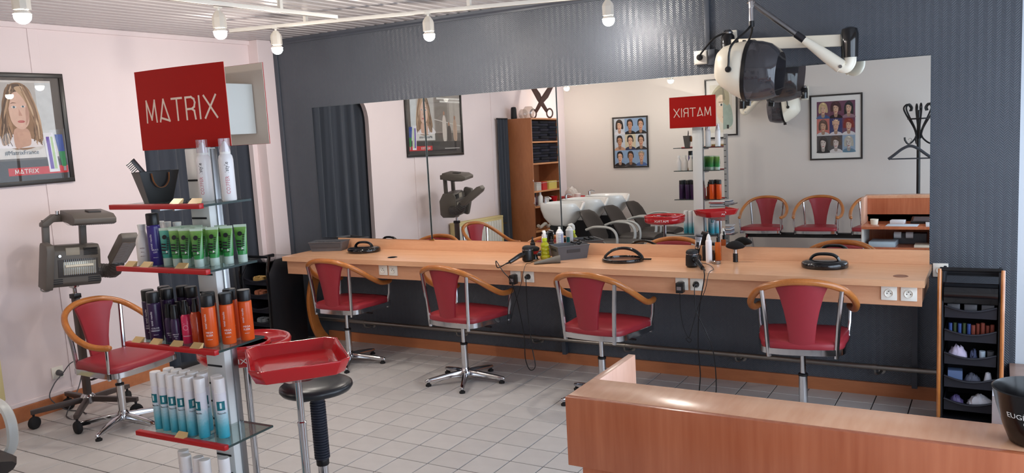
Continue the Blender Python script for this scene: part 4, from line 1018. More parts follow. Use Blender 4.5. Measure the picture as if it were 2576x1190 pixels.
# ================================================================== DRAWER TROLLEYS
M_TRAYB = mat('trolley_black', (26, 26, 30), 0.4); M_TRAYB2 = mat('trolley_tray', (32, 32, 40), 0.45)
def tray_mesh(w, d, h):
    b = MB()
    b.span((-w, -d, 0), (w, d, 0.004)); b.span((-w, -d+0.004, 0), (-w+0.004, d, h)); b.span((w-0.004, -d+0.004, 0), (w, d, h)); b.span((-w, d-0.004, 0), (w, d, h))
    n = 14; pts = [(-w, 0.0)]+[(w-0.0, 0.0)]+[(w-2*w*i/n, h-0.022*math.sin(PI*i/n)) for i in range(n+1)]
    b.prism(pts, -d-0.004, -d+0.004, 'y')
    return b
def lip_mesh(w, d, h):
    n = 14; path = [(-w+2*w*i/n, -d-0.006-0.018*math.sin(PI*i/n), h-0.022*math.sin(PI*i/n)) for i in range(n+1)]
    return MB().tube(path, 0.006, 6)
def trolley(label, loc, rz, H, W, D, ntray, z0, dz, th, lid, mrail=None):
    t = thing('drawer_trolley', label, 'trolley', loc, rz)
    hw, hd = W/2, D/2
    for s in (-1, 1):
        b = MB(); b.prism([(-hd, 0.06), (hd, 0.06), (hd, H-0.02), (hd-0.03, H), (-hd+0.10, H), (-hd, H-0.14)], s*hw-0.008, s*hw+0.008, 'x'); b.build('side_panel', M_TRAYB, t, bevel=0.004)
        cu = catmull([(s*(hw+0.011), -hd+0.03, H+0.03), (s*(hw+0.011), -hd-0.002, H-0.10), (s*(hw+0.011), -hd-0.006, H*0.55), (s*(hw+0.011), -hd-0.012, 0.25), (s*(hw+0.011), -hd, 0.08)], 6)
        MB().tube(cu, 0.014, 8, flat=(0.75, 1.2)).build('side_rail', mrail or M_BEECH, t)
    MB().span((-hw, -hd, 0.05), (hw, hd, 0.075)).build('base', M_TRAYB, t, bevel=0.004)
    MB().span((-hw, hd-0.012, 0.06), (hw, hd, H-0.03)).build('back_panel', M_TRAYB, t)
    MB().cyl((-hw-0.01, -hd+0.03, H+0.03), (hw+0.01, -hd+0.03, H+0.03), 0.011, 10).build('handle_bar', M_BLACKG, t)
    if lid:
        pr = catmull([(-hd-0.002, H-0.145), (-hd-0.008, H-0.11), (-hd+0.004, H-0.07), (-hd+0.045, H-0.045)], 4)
        b = MB(); b.loft([[(x, p.x, p.y) for p in [Vector((a.x, a.y)) for a in pr]]+[(x, a.x+0.004, a.y-0.004) for a in pr[::-1]] for x in (-hw+0.01, hw-0.01)]); b.build('lid', M_BLACKG, t)
        MB().span((-hw+0.008, -hd+0.04, H-0.05), (hw-0.008, hd, H-0.044)).build('top_plate', M_BLACKG, t)
    else:
        MB().span((-hw+0.008, -hd+0.02, H-0.02), (hw-0.008, hd, H-0.008)).build('top_plate', M_BLACKG, t, bevel=0.003)
    for k in range(ntray):
        d = tray_mesh(hw-0.014, hd-0.015, th).build('tray', M_TRAYB2, t, loc=(0, 0, z0+k*dz), smooth=0)
        lip_mesh(hw-0.014, hd-0.015, th).build('tray_lip', M_TRAYB2, d)
    for sx in (-1, 1):
        for sy in (-1, 1):
            b = MB(); b.lathe([(0, -0.009), (0.022, -0.009), (0.024, 0), (0.022, 0.009), (0, 0.009)], 14, (sx*(hw-0.02), sy*(hd-0.03), 0.024), Matrix.Rotation(PI/2, 3, 'X')); b.cyl((sx*(hw-0.02), sy*(hd-0.03), 0.024), (sx*(hw-0.02), sy*(hd-0.03), 0.055), 0.007, 8)
            b.build('castor', M_STEEL, t)
    return t
TR = (5.515, -0.335, 0)
trolley('tall black drawer trolley with wooden side rails at the end of the desk', TR, 0, 0.86, 0.27, 0.34, 5, 0.12, 0.128, 0.062, True)
TLp = (0.285, -0.415, 0)
trolley('black drawer trolley standing between the pink wall and the curved desk leg', TLp, 0.0, 0.80, 0.30, 0.40, 5, 0.12, 0.118, 0.055, False, M_BLACKG)
# bits lying in the trays
def roll(label, cat, name, loc, rz, parts):
    t = thing(name, label, cat, loc, rz)
    for nm, b_, m_ in parts: b_.build(nm, m_, t, smooth=(80 if cat in ('cloth', 'wrapper') else 35))
    return t
def cloth(seed, w, d, h):
    rnd = random.Random(seed); b = MB(); rings = []
    for i in range(17):
        x = -w+2*w*i/16; k = math.sin(PI*(i+0.5)/17)**0.45
        rings.append([(x+rnd.uniform(-0.005, 0.005), d*math.cos(2*PI*j/12)*(0.5+0.5*k), max(0.0, h*k*(0.5+0.5*math.sin(2*PI*j/12))*(0.8+0.2*rnd.random()))) for j in range(12)])
    return b.loft(rings)
def tz(k, z0=0.12, dz=0.128): return z0+k*dz+0.0045
m_lil = mat('lilac_cloth', (196, 184, 206), 0.8); m_blue = mat('dull_blue_plastic', (92, 110, 146), 0.4); m_navy = mat('navy_cloth', (62, 68, 96), 0.8)
roll('crumpled lilac cloth in the third tray of the tall drawer trolley', 'cloth', 'cleaning_cloth', (TR[0]-0.06, TR[1]-0.105, tz(2)), 0.0, [('fabric', cloth(1, 0.046, 0.038, 0.10), m_lil)])
roll('folded navy cloth beside the lilac cloth in the tall drawer trolley', 'cloth', 'cleaning_cloth', (TR[0]+0.016, TR[1]-0.108, tz(2)), 0.0, [('fabric', cloth(2, 0.018, 0.033, 0.082), m_navy)])
roll('round dark hair roller standing in the third tray of the tall trolley', 'hair roller', 'hair_roller', (TR[0]+0.095, TR[1]-0.11, tz(2)), 0, [('roller', MB().lathe([(0.012, 0), (0.018, 0), (0.018, 0.07), (0.012, 0.07)], 16), M_GREYP)])
roll('pale blue small tub in the third tray of the tall trolley', 'tub', 'plastic_tub', (TR[0]+0.057, TR[1]-0.12, tz(2)), 0, [('tub', MB().lathe([(0, 0), (0.014, 0), (0.015, 0.07), (0, 0.07)], 14), mat('pale_blue', (176, 190, 204), 0.5))])
roll('flat blue box in the second lowest tray of the tall trolley', 'box', 'plastic_box', (TR[0]-0.07, TR[1]-0.112, tz(1)), 0.05, [('box', MB().span((-0.035, -0.03, 0), (0.035, 0.03, 0.083)), m_blue)])
roll('white cone of paper in the second lowest tray of the tall trolley', 'paper', 'paper_cone', (TR[0]+0.085, TR[1]-0.12, tz(1)), 0, [('cone', MB().lathe([(0, 0), (0.027, 0), (0.012, 0.08), (0, 0.085)], 14), mat('paper_white', (206, 206, 216), 0.8))])
roll('grey folded strip in the second lowest tray of the tall trolley', 'cloth', 'cleaning_cloth', (TR[0]+0.01, TR[1]-0.11, tz(1)), 0, [('fabric', cloth(4, 0.04, 0.03, 0.075), mat('grey_cloth', (84, 86, 100), 0.8))])
roll('pale folded papers in the lowest tray of the tall trolley', 'paper', 'paper_stack', (TR[0]+0.05, TR[1]-0.10, tz(0)), 0.1, [('sheets', cloth(5, 0.06, 0.04, 0.088), mat('plain_paper', (206, 204, 210), 0.8))])
roll('violet wrapper in the lowest tray of the tall trolley', 'wrapper', 'plastic_wrapper', (TR[0]-0.065, TR[1]-0.112, tz(0)), 0, [('film', cloth(6, 0.035, 0.03, 0.077), mat('violet_wrap', (86, 74, 116), 0.5))])
for k in range(5):
    tag(MB().lathe([(0.004, 0), (0.009, 0), (0.009, 0.085), (0.004, 0.085)], 10).build('hair_roller', [mat('roller_blue', (50, 72, 130), 0.5), mat('roller_green', (70, 84, 52), 0.5)][k % 2], loc=(TR[0]-0.095+k*0.022, TR[1]-0.12+0.012*(k % 2), tz(3))), ['blue slim hair roller in the fourth tray of the tall trolley', 'dull green slim hair roller in the fourth tray of the tall trolley'][k % 2], 'hair roller', 'slim rollers in the tall trolley')
for k in range(5):
    tag(MB().lathe([(0.004, 0), (0.010, 0), (0.010, 0.08+0.007*(k % 3)), (0.004, 0.08)], 10).build('hair_roller', mat('roller_rust', (124, 58, 44), 0.5), loc=(TR[0]+0.013+k*0.0222, TR[1]-0.12+0.01*(k % 2), tz(3))), 'rust red slim hair roller in the fourth tray of the tall trolley', 'hair roller', 'slim rollers in the tall trolley')
for k in range(3): tag(MB().span((-0.03, -0.03, 0), (0.03, 0.03, 0.067)).build('flat_case', M_GREYP, loc=(TR[0]-0.08+k*0.08, TR[1]-0.11, tz(4)), bevel=0.004), 'flat dark case in the top tray of the tall trolley', 'case', 'flat cases in the tall trolley')
for k, zt in ((3, 0), (4, 1), (1, 2)):
    b = MB()
    for q in range(5): b.tube([(-0.06+q*0.025, -0.02, 0.056+0.004*q % 0.01), (-0.04+q*0.028, 0.03, 0.062)], 0.005, 6)
    for q in range(2): b.span((-0.06+q*0.06, -0.03, 0), (-0.02+q*0.06, 0.03, 0.055))
    tag(b.build('clip_pile', mat('clips_mixed%d' % zt, [(190, 120, 90), (196, 160, 96), (140, 146, 150)][zt], 0.5), loc=(TLp[0]+0.01, TLp[1]-0.14, tz(k, 0.12, 0.118))), ['loose reddish hair clips in a tray of the trolley by the pink wall', 'loose sandy hair clips in a tray of the trolley by the pink wall', 'loose grey hair clips in a tray of the trolley by the pink wall'][zt], 'hair clips')
    bpy.data.objects

# ================================================================== RECEPTION COUNTER
LX, CF, CB, CT = 4.595, -3.40, -3.218, 1.005
RX = 6.3
rc = thing('reception_counter', 'orange beech laminate reception counter with raised ledge, seen across its top', 'counter', (0, 0, 0))
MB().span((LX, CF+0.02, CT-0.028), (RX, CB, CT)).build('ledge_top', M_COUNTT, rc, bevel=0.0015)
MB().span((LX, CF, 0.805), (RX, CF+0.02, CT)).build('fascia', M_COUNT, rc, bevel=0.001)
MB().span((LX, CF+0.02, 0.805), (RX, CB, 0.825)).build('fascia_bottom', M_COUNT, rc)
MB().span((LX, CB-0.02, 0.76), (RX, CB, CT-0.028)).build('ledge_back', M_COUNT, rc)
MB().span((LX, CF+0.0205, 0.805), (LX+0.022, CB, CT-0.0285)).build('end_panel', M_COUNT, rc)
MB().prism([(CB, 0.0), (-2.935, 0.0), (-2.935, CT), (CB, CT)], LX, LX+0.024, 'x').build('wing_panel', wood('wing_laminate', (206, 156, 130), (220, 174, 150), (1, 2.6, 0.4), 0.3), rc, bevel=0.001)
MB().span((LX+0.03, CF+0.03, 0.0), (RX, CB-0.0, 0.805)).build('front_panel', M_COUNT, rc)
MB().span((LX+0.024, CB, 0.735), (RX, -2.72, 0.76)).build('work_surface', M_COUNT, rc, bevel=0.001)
M_WSHELF = mat('white_board', (214, 212, 208), 0.5)
MB().span((LX+0.024, CB, 0.02), (LX+0.042, -2.74, 0.735)).build('cabinet_side', M_WSHELF, rc)
MB().span((5.28, CB, 0.02), (5.30, -2.74, 0.735)).build('cabinet_divider', M_COUNT, rc)
for z in (0.55, 0.30): MB().span((LX+0.042, CB, z), (5.28, -2.75, z+0.018)).build('cabinet_shelf', M_COUNT if z > 0.5 else M_WSHELF, rc)
dr = MB().span((5.30, -2.765, 0.43), (6.0, -2.745, 0.73)).build('drawer', M_COUNT, rc, bevel=0.002)
for z in (0.66, 0.57): MB().lathe([(0, 0), (0.014, 0.0), (0.016, 0.012), (0.008, 0.02), (0, 0.02)], 14, (5.83 if z > 0.6 else 5.83, -2.745, z), Matrix.Rotation(-PI/2, 3, 'X')).build('knob', M_CHROME, dr)
dr = MB().span((5.30, -2.765, 0.10), (6.0, -2.745, 0.42)).build('cupboard_door', M_BLACKM, rc, bevel=0.002)
# black bowl with lettering + white box
bw = thing('mixing_bowl', 'black glossy plastic bowl with white lettering standing on the counter ledge', 'bowl', (5.718, -3.315, CT), 0)
MB().lathe([(0, 0), (0.045, 0), (0.052, 0.003), (0.066, 0.04), (0.079, 0.085), (0.086, 0.118), (0.088, 0.124), (0.085, 0.126), (0.082, 0.118), (0.074, 0.08), (0.06, 0.035), (0.045, 0.008), (0, 0.008)], 40).build('bowl', mat('bowl_black', (13, 10, 11), 0.2), bw, smooth=50)
FB = math.atan2(-5.407+3.315, 5.641-5.718)
o = bend_text('EUGÈNE', 0.017, M_WHITE, bw, 0.0775, 0.076, FB-0.36, False, 1.05)
for v in o.data.vertices: v.co.x *= 1+(v.co.z-0.076)*3.6; v.co.y *= 1+(v.co.z-0.076)*3.6
o = bend_text('PARIS', 0.007, M_WHITE, bw, 0.0765, 0.062, FB-0.2, False, 1.0)
wbx = thing('card_box', 'small white cardboard box standing behind the black bowl', 'box', (5.667, -3.165, 0.76), 0.0)
MB().span((-0.035, -0.03, 0), (0.12, 0.03, 0.305)).build('carton', mat('carton_white', (226, 230, 240), 0.6), wbx, bevel=0.001)
# papers and small things on the inner desk
def paper(name, label, cat, loc, rz, w, d, h, m, grp=None):
    o = MB().span((-w, -d, 0), (w, d, h)).build(name, m, loc=loc, rot=(0, 0, rz), bevel=0.001); tag(o, label, cat, grp); return o
M_PAP = mat('paper_sheet', (226, 228, 232), 0.7)
paper('appointment_sheet', 'pale blue appointment sheets lying flat on the inner counter desk', 'paper', (4.95, -2.84, 0.76), 0.05, 0.13, 0.09, 0.004, mat('paper_bluish', (204, 216, 226), 0.6))
paper('paper_stack', 'thick stack of white papers on the inner counter desk', 'paper', (5.29, -2.84, 0.76), -0.06, 0.15, 0.10, 0.022, M_PAP)
paper('note_pad', 'small white note pad on the inner counter desk beside the black organiser', 'note pad', (4.9, -3.03, 0.76), 0.1, 0.06, 0.05, 0.03, M_PAP)
cal = thing('desk_organiser', 'black slanted card terminal on the inner counter desk', 'terminal', (5.12, -3.05, 0.76), 0.05)
MB().prism([(-0.07, 0), (0.07, 0), (0.07, 0.02), (-0.07, 0.055)], -0.11, 0.11, 'x').build('casing', M_BLACK, cal, bevel=0.004)
MB().prism([(0.055, 0.0245), (0.05, 0.026), (-0.05, 0.0515), (-0.055, 0.0527)], -0.09, 0.09, 'x').build('keypad', M_GREYP, cal)
gp = tag(MB().lathe([(0, 0), (0.03, 0), (0.036, 0.05), (0.033, 0.05), (0.027, 0.004), (0, 0.004)], 18).build('small_dish', M_CREAMP, loc=(4.71, -2.91, 0.76)), 'small pale dish beside the counter wing panel', 'dish')
paper('book_stack', 'stack of thin pale blue folders on the counter shelf', 'folders', (4.79, -2.9, 0.568), 0.05, 0.11, 0.12, 0.045, mat('folder_blue', (178, 196, 208), 0.6))
paper('paper_stack', 'cream envelopes in the corner of the counter shelf', 'paper', (5.14, -2.88, 0.568), 0.0, 0.09, 0.1, 0.02, M_CREAMP)
rx = thing('cash_box', 'dark grey machine with white paper rolls on the counter shelf', 'machine', (5.0, -3.08, 0.568), 0)
MB().span((-0.14, -0.06, 0), (0.14, 0.06, 0.10)).build('casing', M_GREYP, rx, bevel=0.006)
for s in (-0.1, 0.0): MB().cyl((s-0.03, 0.075, 0.085), (s+0.03, 0.075, 0.085), 0.03, 14).build('paper_roll', M_PAP, rx)
rs = thing('reception_stool', 'black padded stool behind the reception counter', 'stool', (5.45, -2.48, 0), 0)
MB().lathe([(0, 0.56), (0.15, 0.56), (0.175, 0.575), (0.175, 0.6), (0.15, 0.615), (0, 0.62)], 32).build('seat', mat('black_vinyl', (40, 42, 45), 0.3), rs, smooth=60)
MB().cyl((0, 0, 0.06), (0, 0, 0.565), 0.022, 16).build('column', M_CHROME, rs)
star_base(rs, 0.25, 5, 0.10, M_BLACK, True, 0.4)
# ================================================================== THINGS ON THE DESK
DZ = 0.8322
def grey_bin(label, loc, rz, w, d, h, m):
    t = thing('storage_bin', label, 'bin', loc, rz)
    b = MB(); k = 0.86; th = 0.004
    o0 = [(-w*k, -d*k), (w*k, -d*k), (w*k, d*k), (-w*k, d*k)]; o1 = [(-w, -d), (w, -d), (w, d), (-w, d)]
    i1 = [(-w+th, -d+th), (w-th, -d+th), (w-th, d-th), (-w+th, d-th)]; i0 = [(x*0.95, y*0.93) for x, y in o0]
    b.loft([[(*p, 0) for p in o0], [(*p, h) for p in o1], [(*p, h) for p in i1], [(*p, 0.005) for p in i0]]); b.build('basket', m, t, smooth=0)
    b = MB(); b.tube([(*p, h) for p in o1], 0.005, 6, closed=True); b.build('rim', m, t)
    return t
M_BIN = mat('bin_grey', (88, 88, 92), 0.5, var=0.06)
gbn = grey_bin('shallow grey plastic bin at the curtain end of the desk', (0.728, -0.163, DZ), math.radians(18), 0.155, 0.075, 0.075, M_BIN)
b = MB()
for k in range(3): b.span((-0.11+k*0.075, -0.03, 0.005), (-0.06+k*0.075, 0.03, 0.07))
b.build('contents', M_BLACKM, gbn)
for s in (-1, 1): MB().box((0.0, s*0.0745, 0.048), (0.26, 0.004, 0.03), (s*-0.13, 0, 0)).build('panel_band', mat('bin_band', (76, 76, 80), 0.5), gbn)
b2 = grey_bin('taller grey plastic basket with cut-out handles beside the yellow spray bottle', (3.005, -0.17, DZ), math.radians(48), 0.12, 0.085, 0.095, M_BIN)
MB().box((-0.112, 0, 0.07), (0.012, 0.09, 0.02), (0, 0.13, 0)).build('handle_slot', M_BLACKM, b2)
MB().box((0.0, -0.079, 0.06), (0.10, 0.01, 0.022), (0.13, 0, 0)).build('handle_slot', mat('bin_slot', (60, 60, 63), 0.6), b2)
bc = thing('hair_clips', 'black hair clips heaped in the taller grey basket', 'hair clips', (3.03, -0.14, DZ+0.006), 0.8)
b = MB(); rnd = random.Random(4)
for k in range(10):
    x, y, a = rnd.uniform(-0.06, 0.06), rnd.uniform(-0.03, 0.03), rnd.uniform(0, 3)
    b.tube([(x, y, 0.05+0.006*k), (x+0.035*math.cos(a), y+0.035*math.sin(a), 0.06+0.006*k)], [0.004, 0.007], 6)
b.span((-0.06, -0.04, 0), (0.06, 0.04, 0.05)); b.build('clip_heap', M_BLACKG, bc)
# black back-view mirrors lying on the desk
def hand_mirror(label, loc, rz, solid, a=0.14, c=0.125):
    t = thing('hand_mirror', label, 'hand mirror', loc, rz)
    n = 36
    def ring(f, z): return [(a*f*math.cos(2*PI*k/n), c*f*math.sin(2*PI*k/n), z) for k in range(n)]
    if solid:
        MB().loft([ring(0.97, 0), ring(1.0, 0.006), ring(1.0, 0.026), ring(0.95, 0.036), ring(0.8, 0.042), ring(0.4, 0.045), ring(0.05, 0.045)]).build('body', M_BLACKG, t, smooth=50)
        pts = catmull([(-0.085, 0, 0.036), (-0.07, 0, 0.062), (-0.035, 0, 0.078), (0.035, 0, 0.078), (0.07, 0, 0.062), (0.085, 0, 0.036)], 5)
        MB().tube(pts, 0.012, 10, flat=(1.3, 0.8)).build('handle', M_BLACKG, t)
    else:
        MB().loft([ring(1.0, 0), ring(1.02, 0.008), ring(1.0, 0.02), ring(0.9, 0.022), ring(0.88, 0.012), ring(0.88, 0.004)], cap=False, closed=True).build('rim', M_BLACKG, t, smooth=60)
        MB().loft([ring(0.89, 0.003), ring(0.89, 0.009)]).build('back_plate', mat('smoked_plate', (120, 84, 70), 0.2), t)
        pts = catmull([(-0.135, 0.01, 0.012), (-0.12, 0.015, 0.038), (-0.07, 0.02, 0.072), (0.0, 0.022, 0.085), (0.07, 0.02, 0.072), (0.12, 0.015, 0.038), (0.135, 0.01, 0.012)], 5)
        MB().tube(pts, 0.011, 10, flat=(1.5, 0.8)).build('handle', M_BLACKG, t)
        MB().box((0.165, 0.03, 0.010), (0.05, 0.016, 0.010)).build('hook', M_BLACK, t, bevel=0.003)
    return t
hand_mirror('domed black hand mirror with arched grip lying near the curtain end of the desk', (1.13, -0.19, DZ), 0.1, True)
hand_mirror('ring-shaped black hand mirror with tall arched handle lying mid-desk', (3.435, -0.225, DZ), 0.1, False, 0.142, 0.12)
hand_mirror('domed black hand mirror with arched grip lying at the drawer trolley end', (4.735, -0.205, DZ), 0.0, True, 0.135, 0.12)
# hair dryers
def dryer(label, loc, rz, ha):
    t = thing('hair_dryer', label, 'hair dryer', loc, rz)
    MB().lathe([(0, 0), (0.028, 0), (0.036, 0.004), (0.042, 0.012), (0.041, 0.06), (0.038, 0.082), (0.0, 0.082)], 26).build('barrel', M_BLACK, t)
    MB().lathe([(0.0375, 0.0815), (0.0395, 0.083), (0.0395, 0.0855), (0.0375, 0.087)], 26).build('chrome_ring', M_CHROME, t)
    MB().lathe([(0, 0.083), (0.038, 0.085), (0.039, 0.095), (0.034, 0.106), (0.02, 0.113), (0, 0.114)], 26).build('rear_grille', M_BLACKM, t)
    c, s = math.cos(ha), math.sin(ha)
    pts = catmull([(0.03*c, 0.03*s, 0.055), (0.07*c, 0.07*s, 0.05), (0.12*c, 0.12*s, 0.032), (0.165*c, 0.165*s, 0.0165)], 5)
    MB().tube(pts, [0.019-0.006*i/len(pts) for i in range(len(pts))], 10).build('handle', M_BLACKG, t)
    MB().tube([(0.16*c, 0.16*s, 0.0165), (0.2*c, 0.2*s, 0.010)], [0.009, 0.005], 8).build('strain_relief', M_BLACK, t)
    return t
dryer('black hair dryer stood on its nozzle beside the yellow spray bottle', (2.775, -0.365, DZ), 0, math.radians(-112))
dryer('black hair dryer stood on its nozzle in front of the hair clipper and white can', (3.965, -0.36, DZ), 0, math.radians(-50))
def cord(name, label, pts, r=0.0035, m=None, plug=None, grp=None):
    t = thing(name, label, 'cable', (0, 0, 0), group=grp)
    MB().tube(catmull(pts, 8), r, 6).build('cord', m or M_BLACK, t)
    if plug: plug(t)
    return t
def round_plug(x):
    def f(t): MB().lathe([(0, 0), (0.018, 0), (0.0185, 0.012), (0.014, 0.03), (0.006, 0.036), (0, 0.036)], 18, (x, -0.512, 0.752), Matrix.Rotation(PI/2, 3, 'X')).build('plug', M_BLACK, t)
    return f
def adapter(x):
    def f(t):
        MB().span((x-0.022, -0.565, 0.70), (x+0.022, -0.5125, 0.765)).build('adapter', M_BLACK, t, bevel=0.004)
        MB().span((x-0.014, -0.5662, 0.72), (x+0.014, -0.5648, 0.742)).build('rating_label', mat('label_grey', (120, 110, 110), 0.6), t)
    return f
cord('dryer_cable', 'black lead of the dryer by the yellow spray bottle, looping below the desk', [(2.70, -0.55, 0.842), (2.655, -0.585, 0.82), (2.64, -0.575, 0.865), (2.70, -0.595, 0.80), (2.755, -0.595, 0.74), (2.79, -0.585, 0.62), (2.82, -0.56, 0.35), (2.815, -0.55, 0.18), (2.845, -0.545, 0.10), (2.885, -0.54, 0.13), (2.87, -0.54, 0.25), (2.855, -0.55, 0.5), (2.86, -0.56, 0.70), (2.855, -0.55, 0.752)], plug=round_plug(2.853))
cord('clipper_cable', 'thin black charger lead of the clipper beside the yellow spray bottle', [(2.83, -0.30, 0.838), (2.845, -0.46, 0.838), (2.86, -0.56, 0.835), (2.84, -0.605, 0.70), (2.78, -0.61, 0.55), (2.74, -0.59, 0.45), (2.69, -0.55, 0.42), (2.71, -0.56, 0.56), (2.745, -0.555, 0.66), (2.748, -0.55, 0.702)], 0.0022, plug=adapter(2.748))
cord('dryer_cable', 'black lead of the dryer by the white can, looping almost to the floor', [(4.093, -0.512, 0.842), (4.10, -0.55, 0.842), (4.108, -0.575, 0.80), (4.075, -0.58, 0.62), (4.06, -0.58, 0.40), (4.065, -0.57, 0.20), (4.055, -0.565, 0.07), (4.09, -0.56, 0.012), (4.145, -0.56, 0.05), (4.16, -0.56, 0.15), (4.15, -0.57, 0.35), (4.105, -0.575, 0.48), (4.05, -0.57, 0.60), (4.04, -0.56, 0.70), (4.037, -0.545, 0.752)], plug=round_plug(4.037))
cord('clipper_cable', 'thin black charger lead hanging in a knot below the adapter near the white can', [(3.943, -0.55, 0.70), (3.945, -0.555, 0.60), (3.96, -0.56, 0.50), (3.985, -0.555, 0.43), (4.01, -0.555, 0.41), (3.995, -0.56, 0.395), (3.975, -0.555, 0.415), (4.0, -0.56, 0.43), (4.03, -0.595, 0.50), (4.07, -0.605, 0.62), (4.12, -0.60, 0.74), (4.135, -0.57, 0.835), (4.125, -0.44, 0.838), (4.05, -0.29, 0.838), (3.975, -0.225, 0.838), (3.935, -0.14, 0.842)], 0.0022, plug=adapter(3.943))
# concentrator nozzle lying
nz = thing('dryer_nozzle', 'grey flat dryer nozzle lying on its side in front of the grey basket', 'nozzle', (2.965, -0.415, DZ), math.radians(28))
b = MB(); rings = []
for x, w, h in ((-0.10, 0.030, 0.006), (-0.06, 0.03, 0.011), (0.0, 0.026, 0.018), (0.05, 0.026, 0.024), (0.08, 0.028, 0.027), (0.082, 0.024, 0.023), (0.05, 0.021, 0.02)):
    rings.append([(x, w*math.cos(2*PI*k/18), 0.029+h*math.sin(2*PI*k/18)-0.029*(1-h/0.029) ) for k in range(18)])
b.loft(rings, cap=False).build('nozzle', mat('nozzle_grey', (104, 100, 92), 0.5), nz, smooth=60)
# yellow spray bottle
ysb = thing('spray_bottle', 'translucent yellow green ribbed spray bottle with a white trigger head', 'spray bottle', (2.85, -0.245, DZ), math.radians(-50))
M_YEL = mat('yellow_clear', (204, 206, 40), 0.08, trans=0.45, coat=0.5)
pr = [(0, 0), (0.034, 0)]
for z0 in (0.004, 0.031, 0.058, 0.085):
    rmax = 0.037 if z0 < 0.01 else 0.031-0.0*z0
    pr += [(rmax-0.005, z0), (rmax, z0+0.007), (rmax, z0+0.016), (rmax-0.006, z0+0.026)]
pr += [(0.022, 0.115), (0.015, 0.125), (0.0145, 0.132), (0, 0.132)]
MB().lathe(pr, 26).build('bottle', M_YEL, ysb, smooth=60)
MB().lathe([(0, 0.129), (0.0175, 0.129), (0.0175, 0.147), (0.013, 0.152), (0, 0.152)], 20).build('collar', mat('lime_plastic', (190, 206, 34), 0.35), ysb)
b = MB(); b.prism([(-0.012, 0.15), (0.012, 0.15), (0.016, 0.165), (0.012, 0.19), (-0.004, 0.205), (-0.03, 0.2), (-0.034, 0.193), (-0.012, 0.185)], -0.010, 0.010, 'y'); b.build('trigger_head', M_WHITE, ysb, bevel=0.003)
MB().tube([(-0.012, 0, 0.184), (-0.03, 0, 0.172), (-0.034, 0, 0.158)], 0.004, 6).build('trigger', M_WHITE, ysb)
# hairspray can on the desk
hs = thing('hairspray_can', 'white hairspray can with bare white nozzle standing behind the yellow spray bottle', 'spray can', (2.895, -0.095, DZ), 0)
MB().lathe([(0, 0), (0.0265, 0), (0.0275, 0.003), (0.0275, 0.165), (0.0285, 0.168), (0.024, 0.176), (0.018, 0.184), (0, 0.184)], 24).build('body', grad('desk_can', [(0, (60, 150, 178)), (0.2, (190, 214, 226)), (0.4, (226, 228, 234)), (1, (232, 232, 236))], 'Z', 0, 0.165, 0.3, 0, 0.2), hs)
MB().lathe([(0.017, 0.182), (0.02, 0.185), (0.012, 0.194), (0.009, 0.198), (0.009, 0.212), (0, 0.213)], 18).build('nozzle', M_WHITE, hs)
patch(hs, 0.0276, math.radians(90), 0.5, 0.075, 0.12, M_PATCH, 'label_patch')
patch(hs, 0.0276, math.radians(-25), 0.3, 0.06, 0.16, mat('label_violet', (150, 150, 176), 0.6), 'label_strip')
for q in range(4): bend_text('hair lacquer', 0.005, M_TXTG, hs, 0.0275, 0.15-q*0.016, math.radians(-65), False)
# small dark bottle, clipper, neck brush
sd = thing('applicator_bottle', 'small dark bottle with pointed applicator tip beside the yellow spray bottle', 'bottle', (2.69, -0.135, DZ), 0)
MB().lathe([(0, 0), (0.02, 0), (0.0215, 0.003), (0.0215, 0.07), (0.018, 0.082), (0, 0.082)], 20).build('body', mat('smoke_bottle', (92, 86, 90), 0.3), sd)
MB().lathe([(0, 0.08), (0.019, 0.08), (0.019, 0.095), (0.012, 0.102), (0.012, 0.115), (0.006, 0.12), (0.004, 0.14), (0, 0.141)], 18).build('tip', M_BLACK, sd)
dup(sd, (2.827, -0.10, DZ), 0, 'small dark applicator bottle standing behind the red neck brush')
def clipper(label, loc, rz):
    t = thing('hair_clipper', label, 'hair clipper', loc, rz)
    b = MB(); b.loft([[(x*w, y*d, z) for x, y in ((-1, -1), (1, -1), (1, 1), (-1, 1))] for z, w, d in ((0, 0.035, 0.045), (0.02, 0.034, 0.043), (0.035, 0.026, 0.03))]); b.build('charging_base', M_BLACK, t, bevel=0.005)
    q = MB(); q.M = Matrix.Rotation(math.radians(8), 4, 'Y') @ Matrix.Rotation(math.radians(-8), 4, 'X')
    rings = []
    for z, w, d in ((0.03, 0.015, 0.014), (0.06, 0.0165, 0.017), (0.10, 0.018, 0.02), (0.14, 0.022, 0.02), (0.165, 0.024, 0.014)):
        rings.append([(w*math.copysign(abs(math.cos(2*PI*k/16))**0.6, math.cos(2*PI*k/16)), d*math.copysign(abs(math.sin(2*PI*k/16))**0.6, math.sin(2*PI*k/16)), z) for k in range(16)])
    q.loft(rings).build('grip', M_BLACK, t)
    q2 = MB(); q2.M = q.M; q2.prism([(-0.012, 0.075), (0.012, 0.075), (0.018, 0.10), (0.021, 0.155), (-0.021, 0.155), (-0.018, 0.10)], -0.0235, -0.012, 'y'); q2.build('chrome_front', M_CHROME, t, bevel=0.003)
    q2 = MB(); q2.M = q.M; q2.prism([(-0.008, 0.09), (0.008, 0.09), (0.009, 0.12), (-0.009, 0.12)], -0.0255, -0.02, 'y'); q2.build('switch', M_BLACKM, t, bevel=0.002)
    q2 = MB(); q2.M = q.M; q2.span((-0.024, -0.016, 0.163), (0.024, -0.004, 0.173)); q2.build('blade', M_STEEL, t)
    return t
clipper('silver and black hair clipper in its charging base beside the small dark bottle', (2.745, -0.09, DZ), 0.3)
clipper('silver and black hair clipper in its charging base beside the white mousse can', (3.905, -0.10, DZ), 0.2)
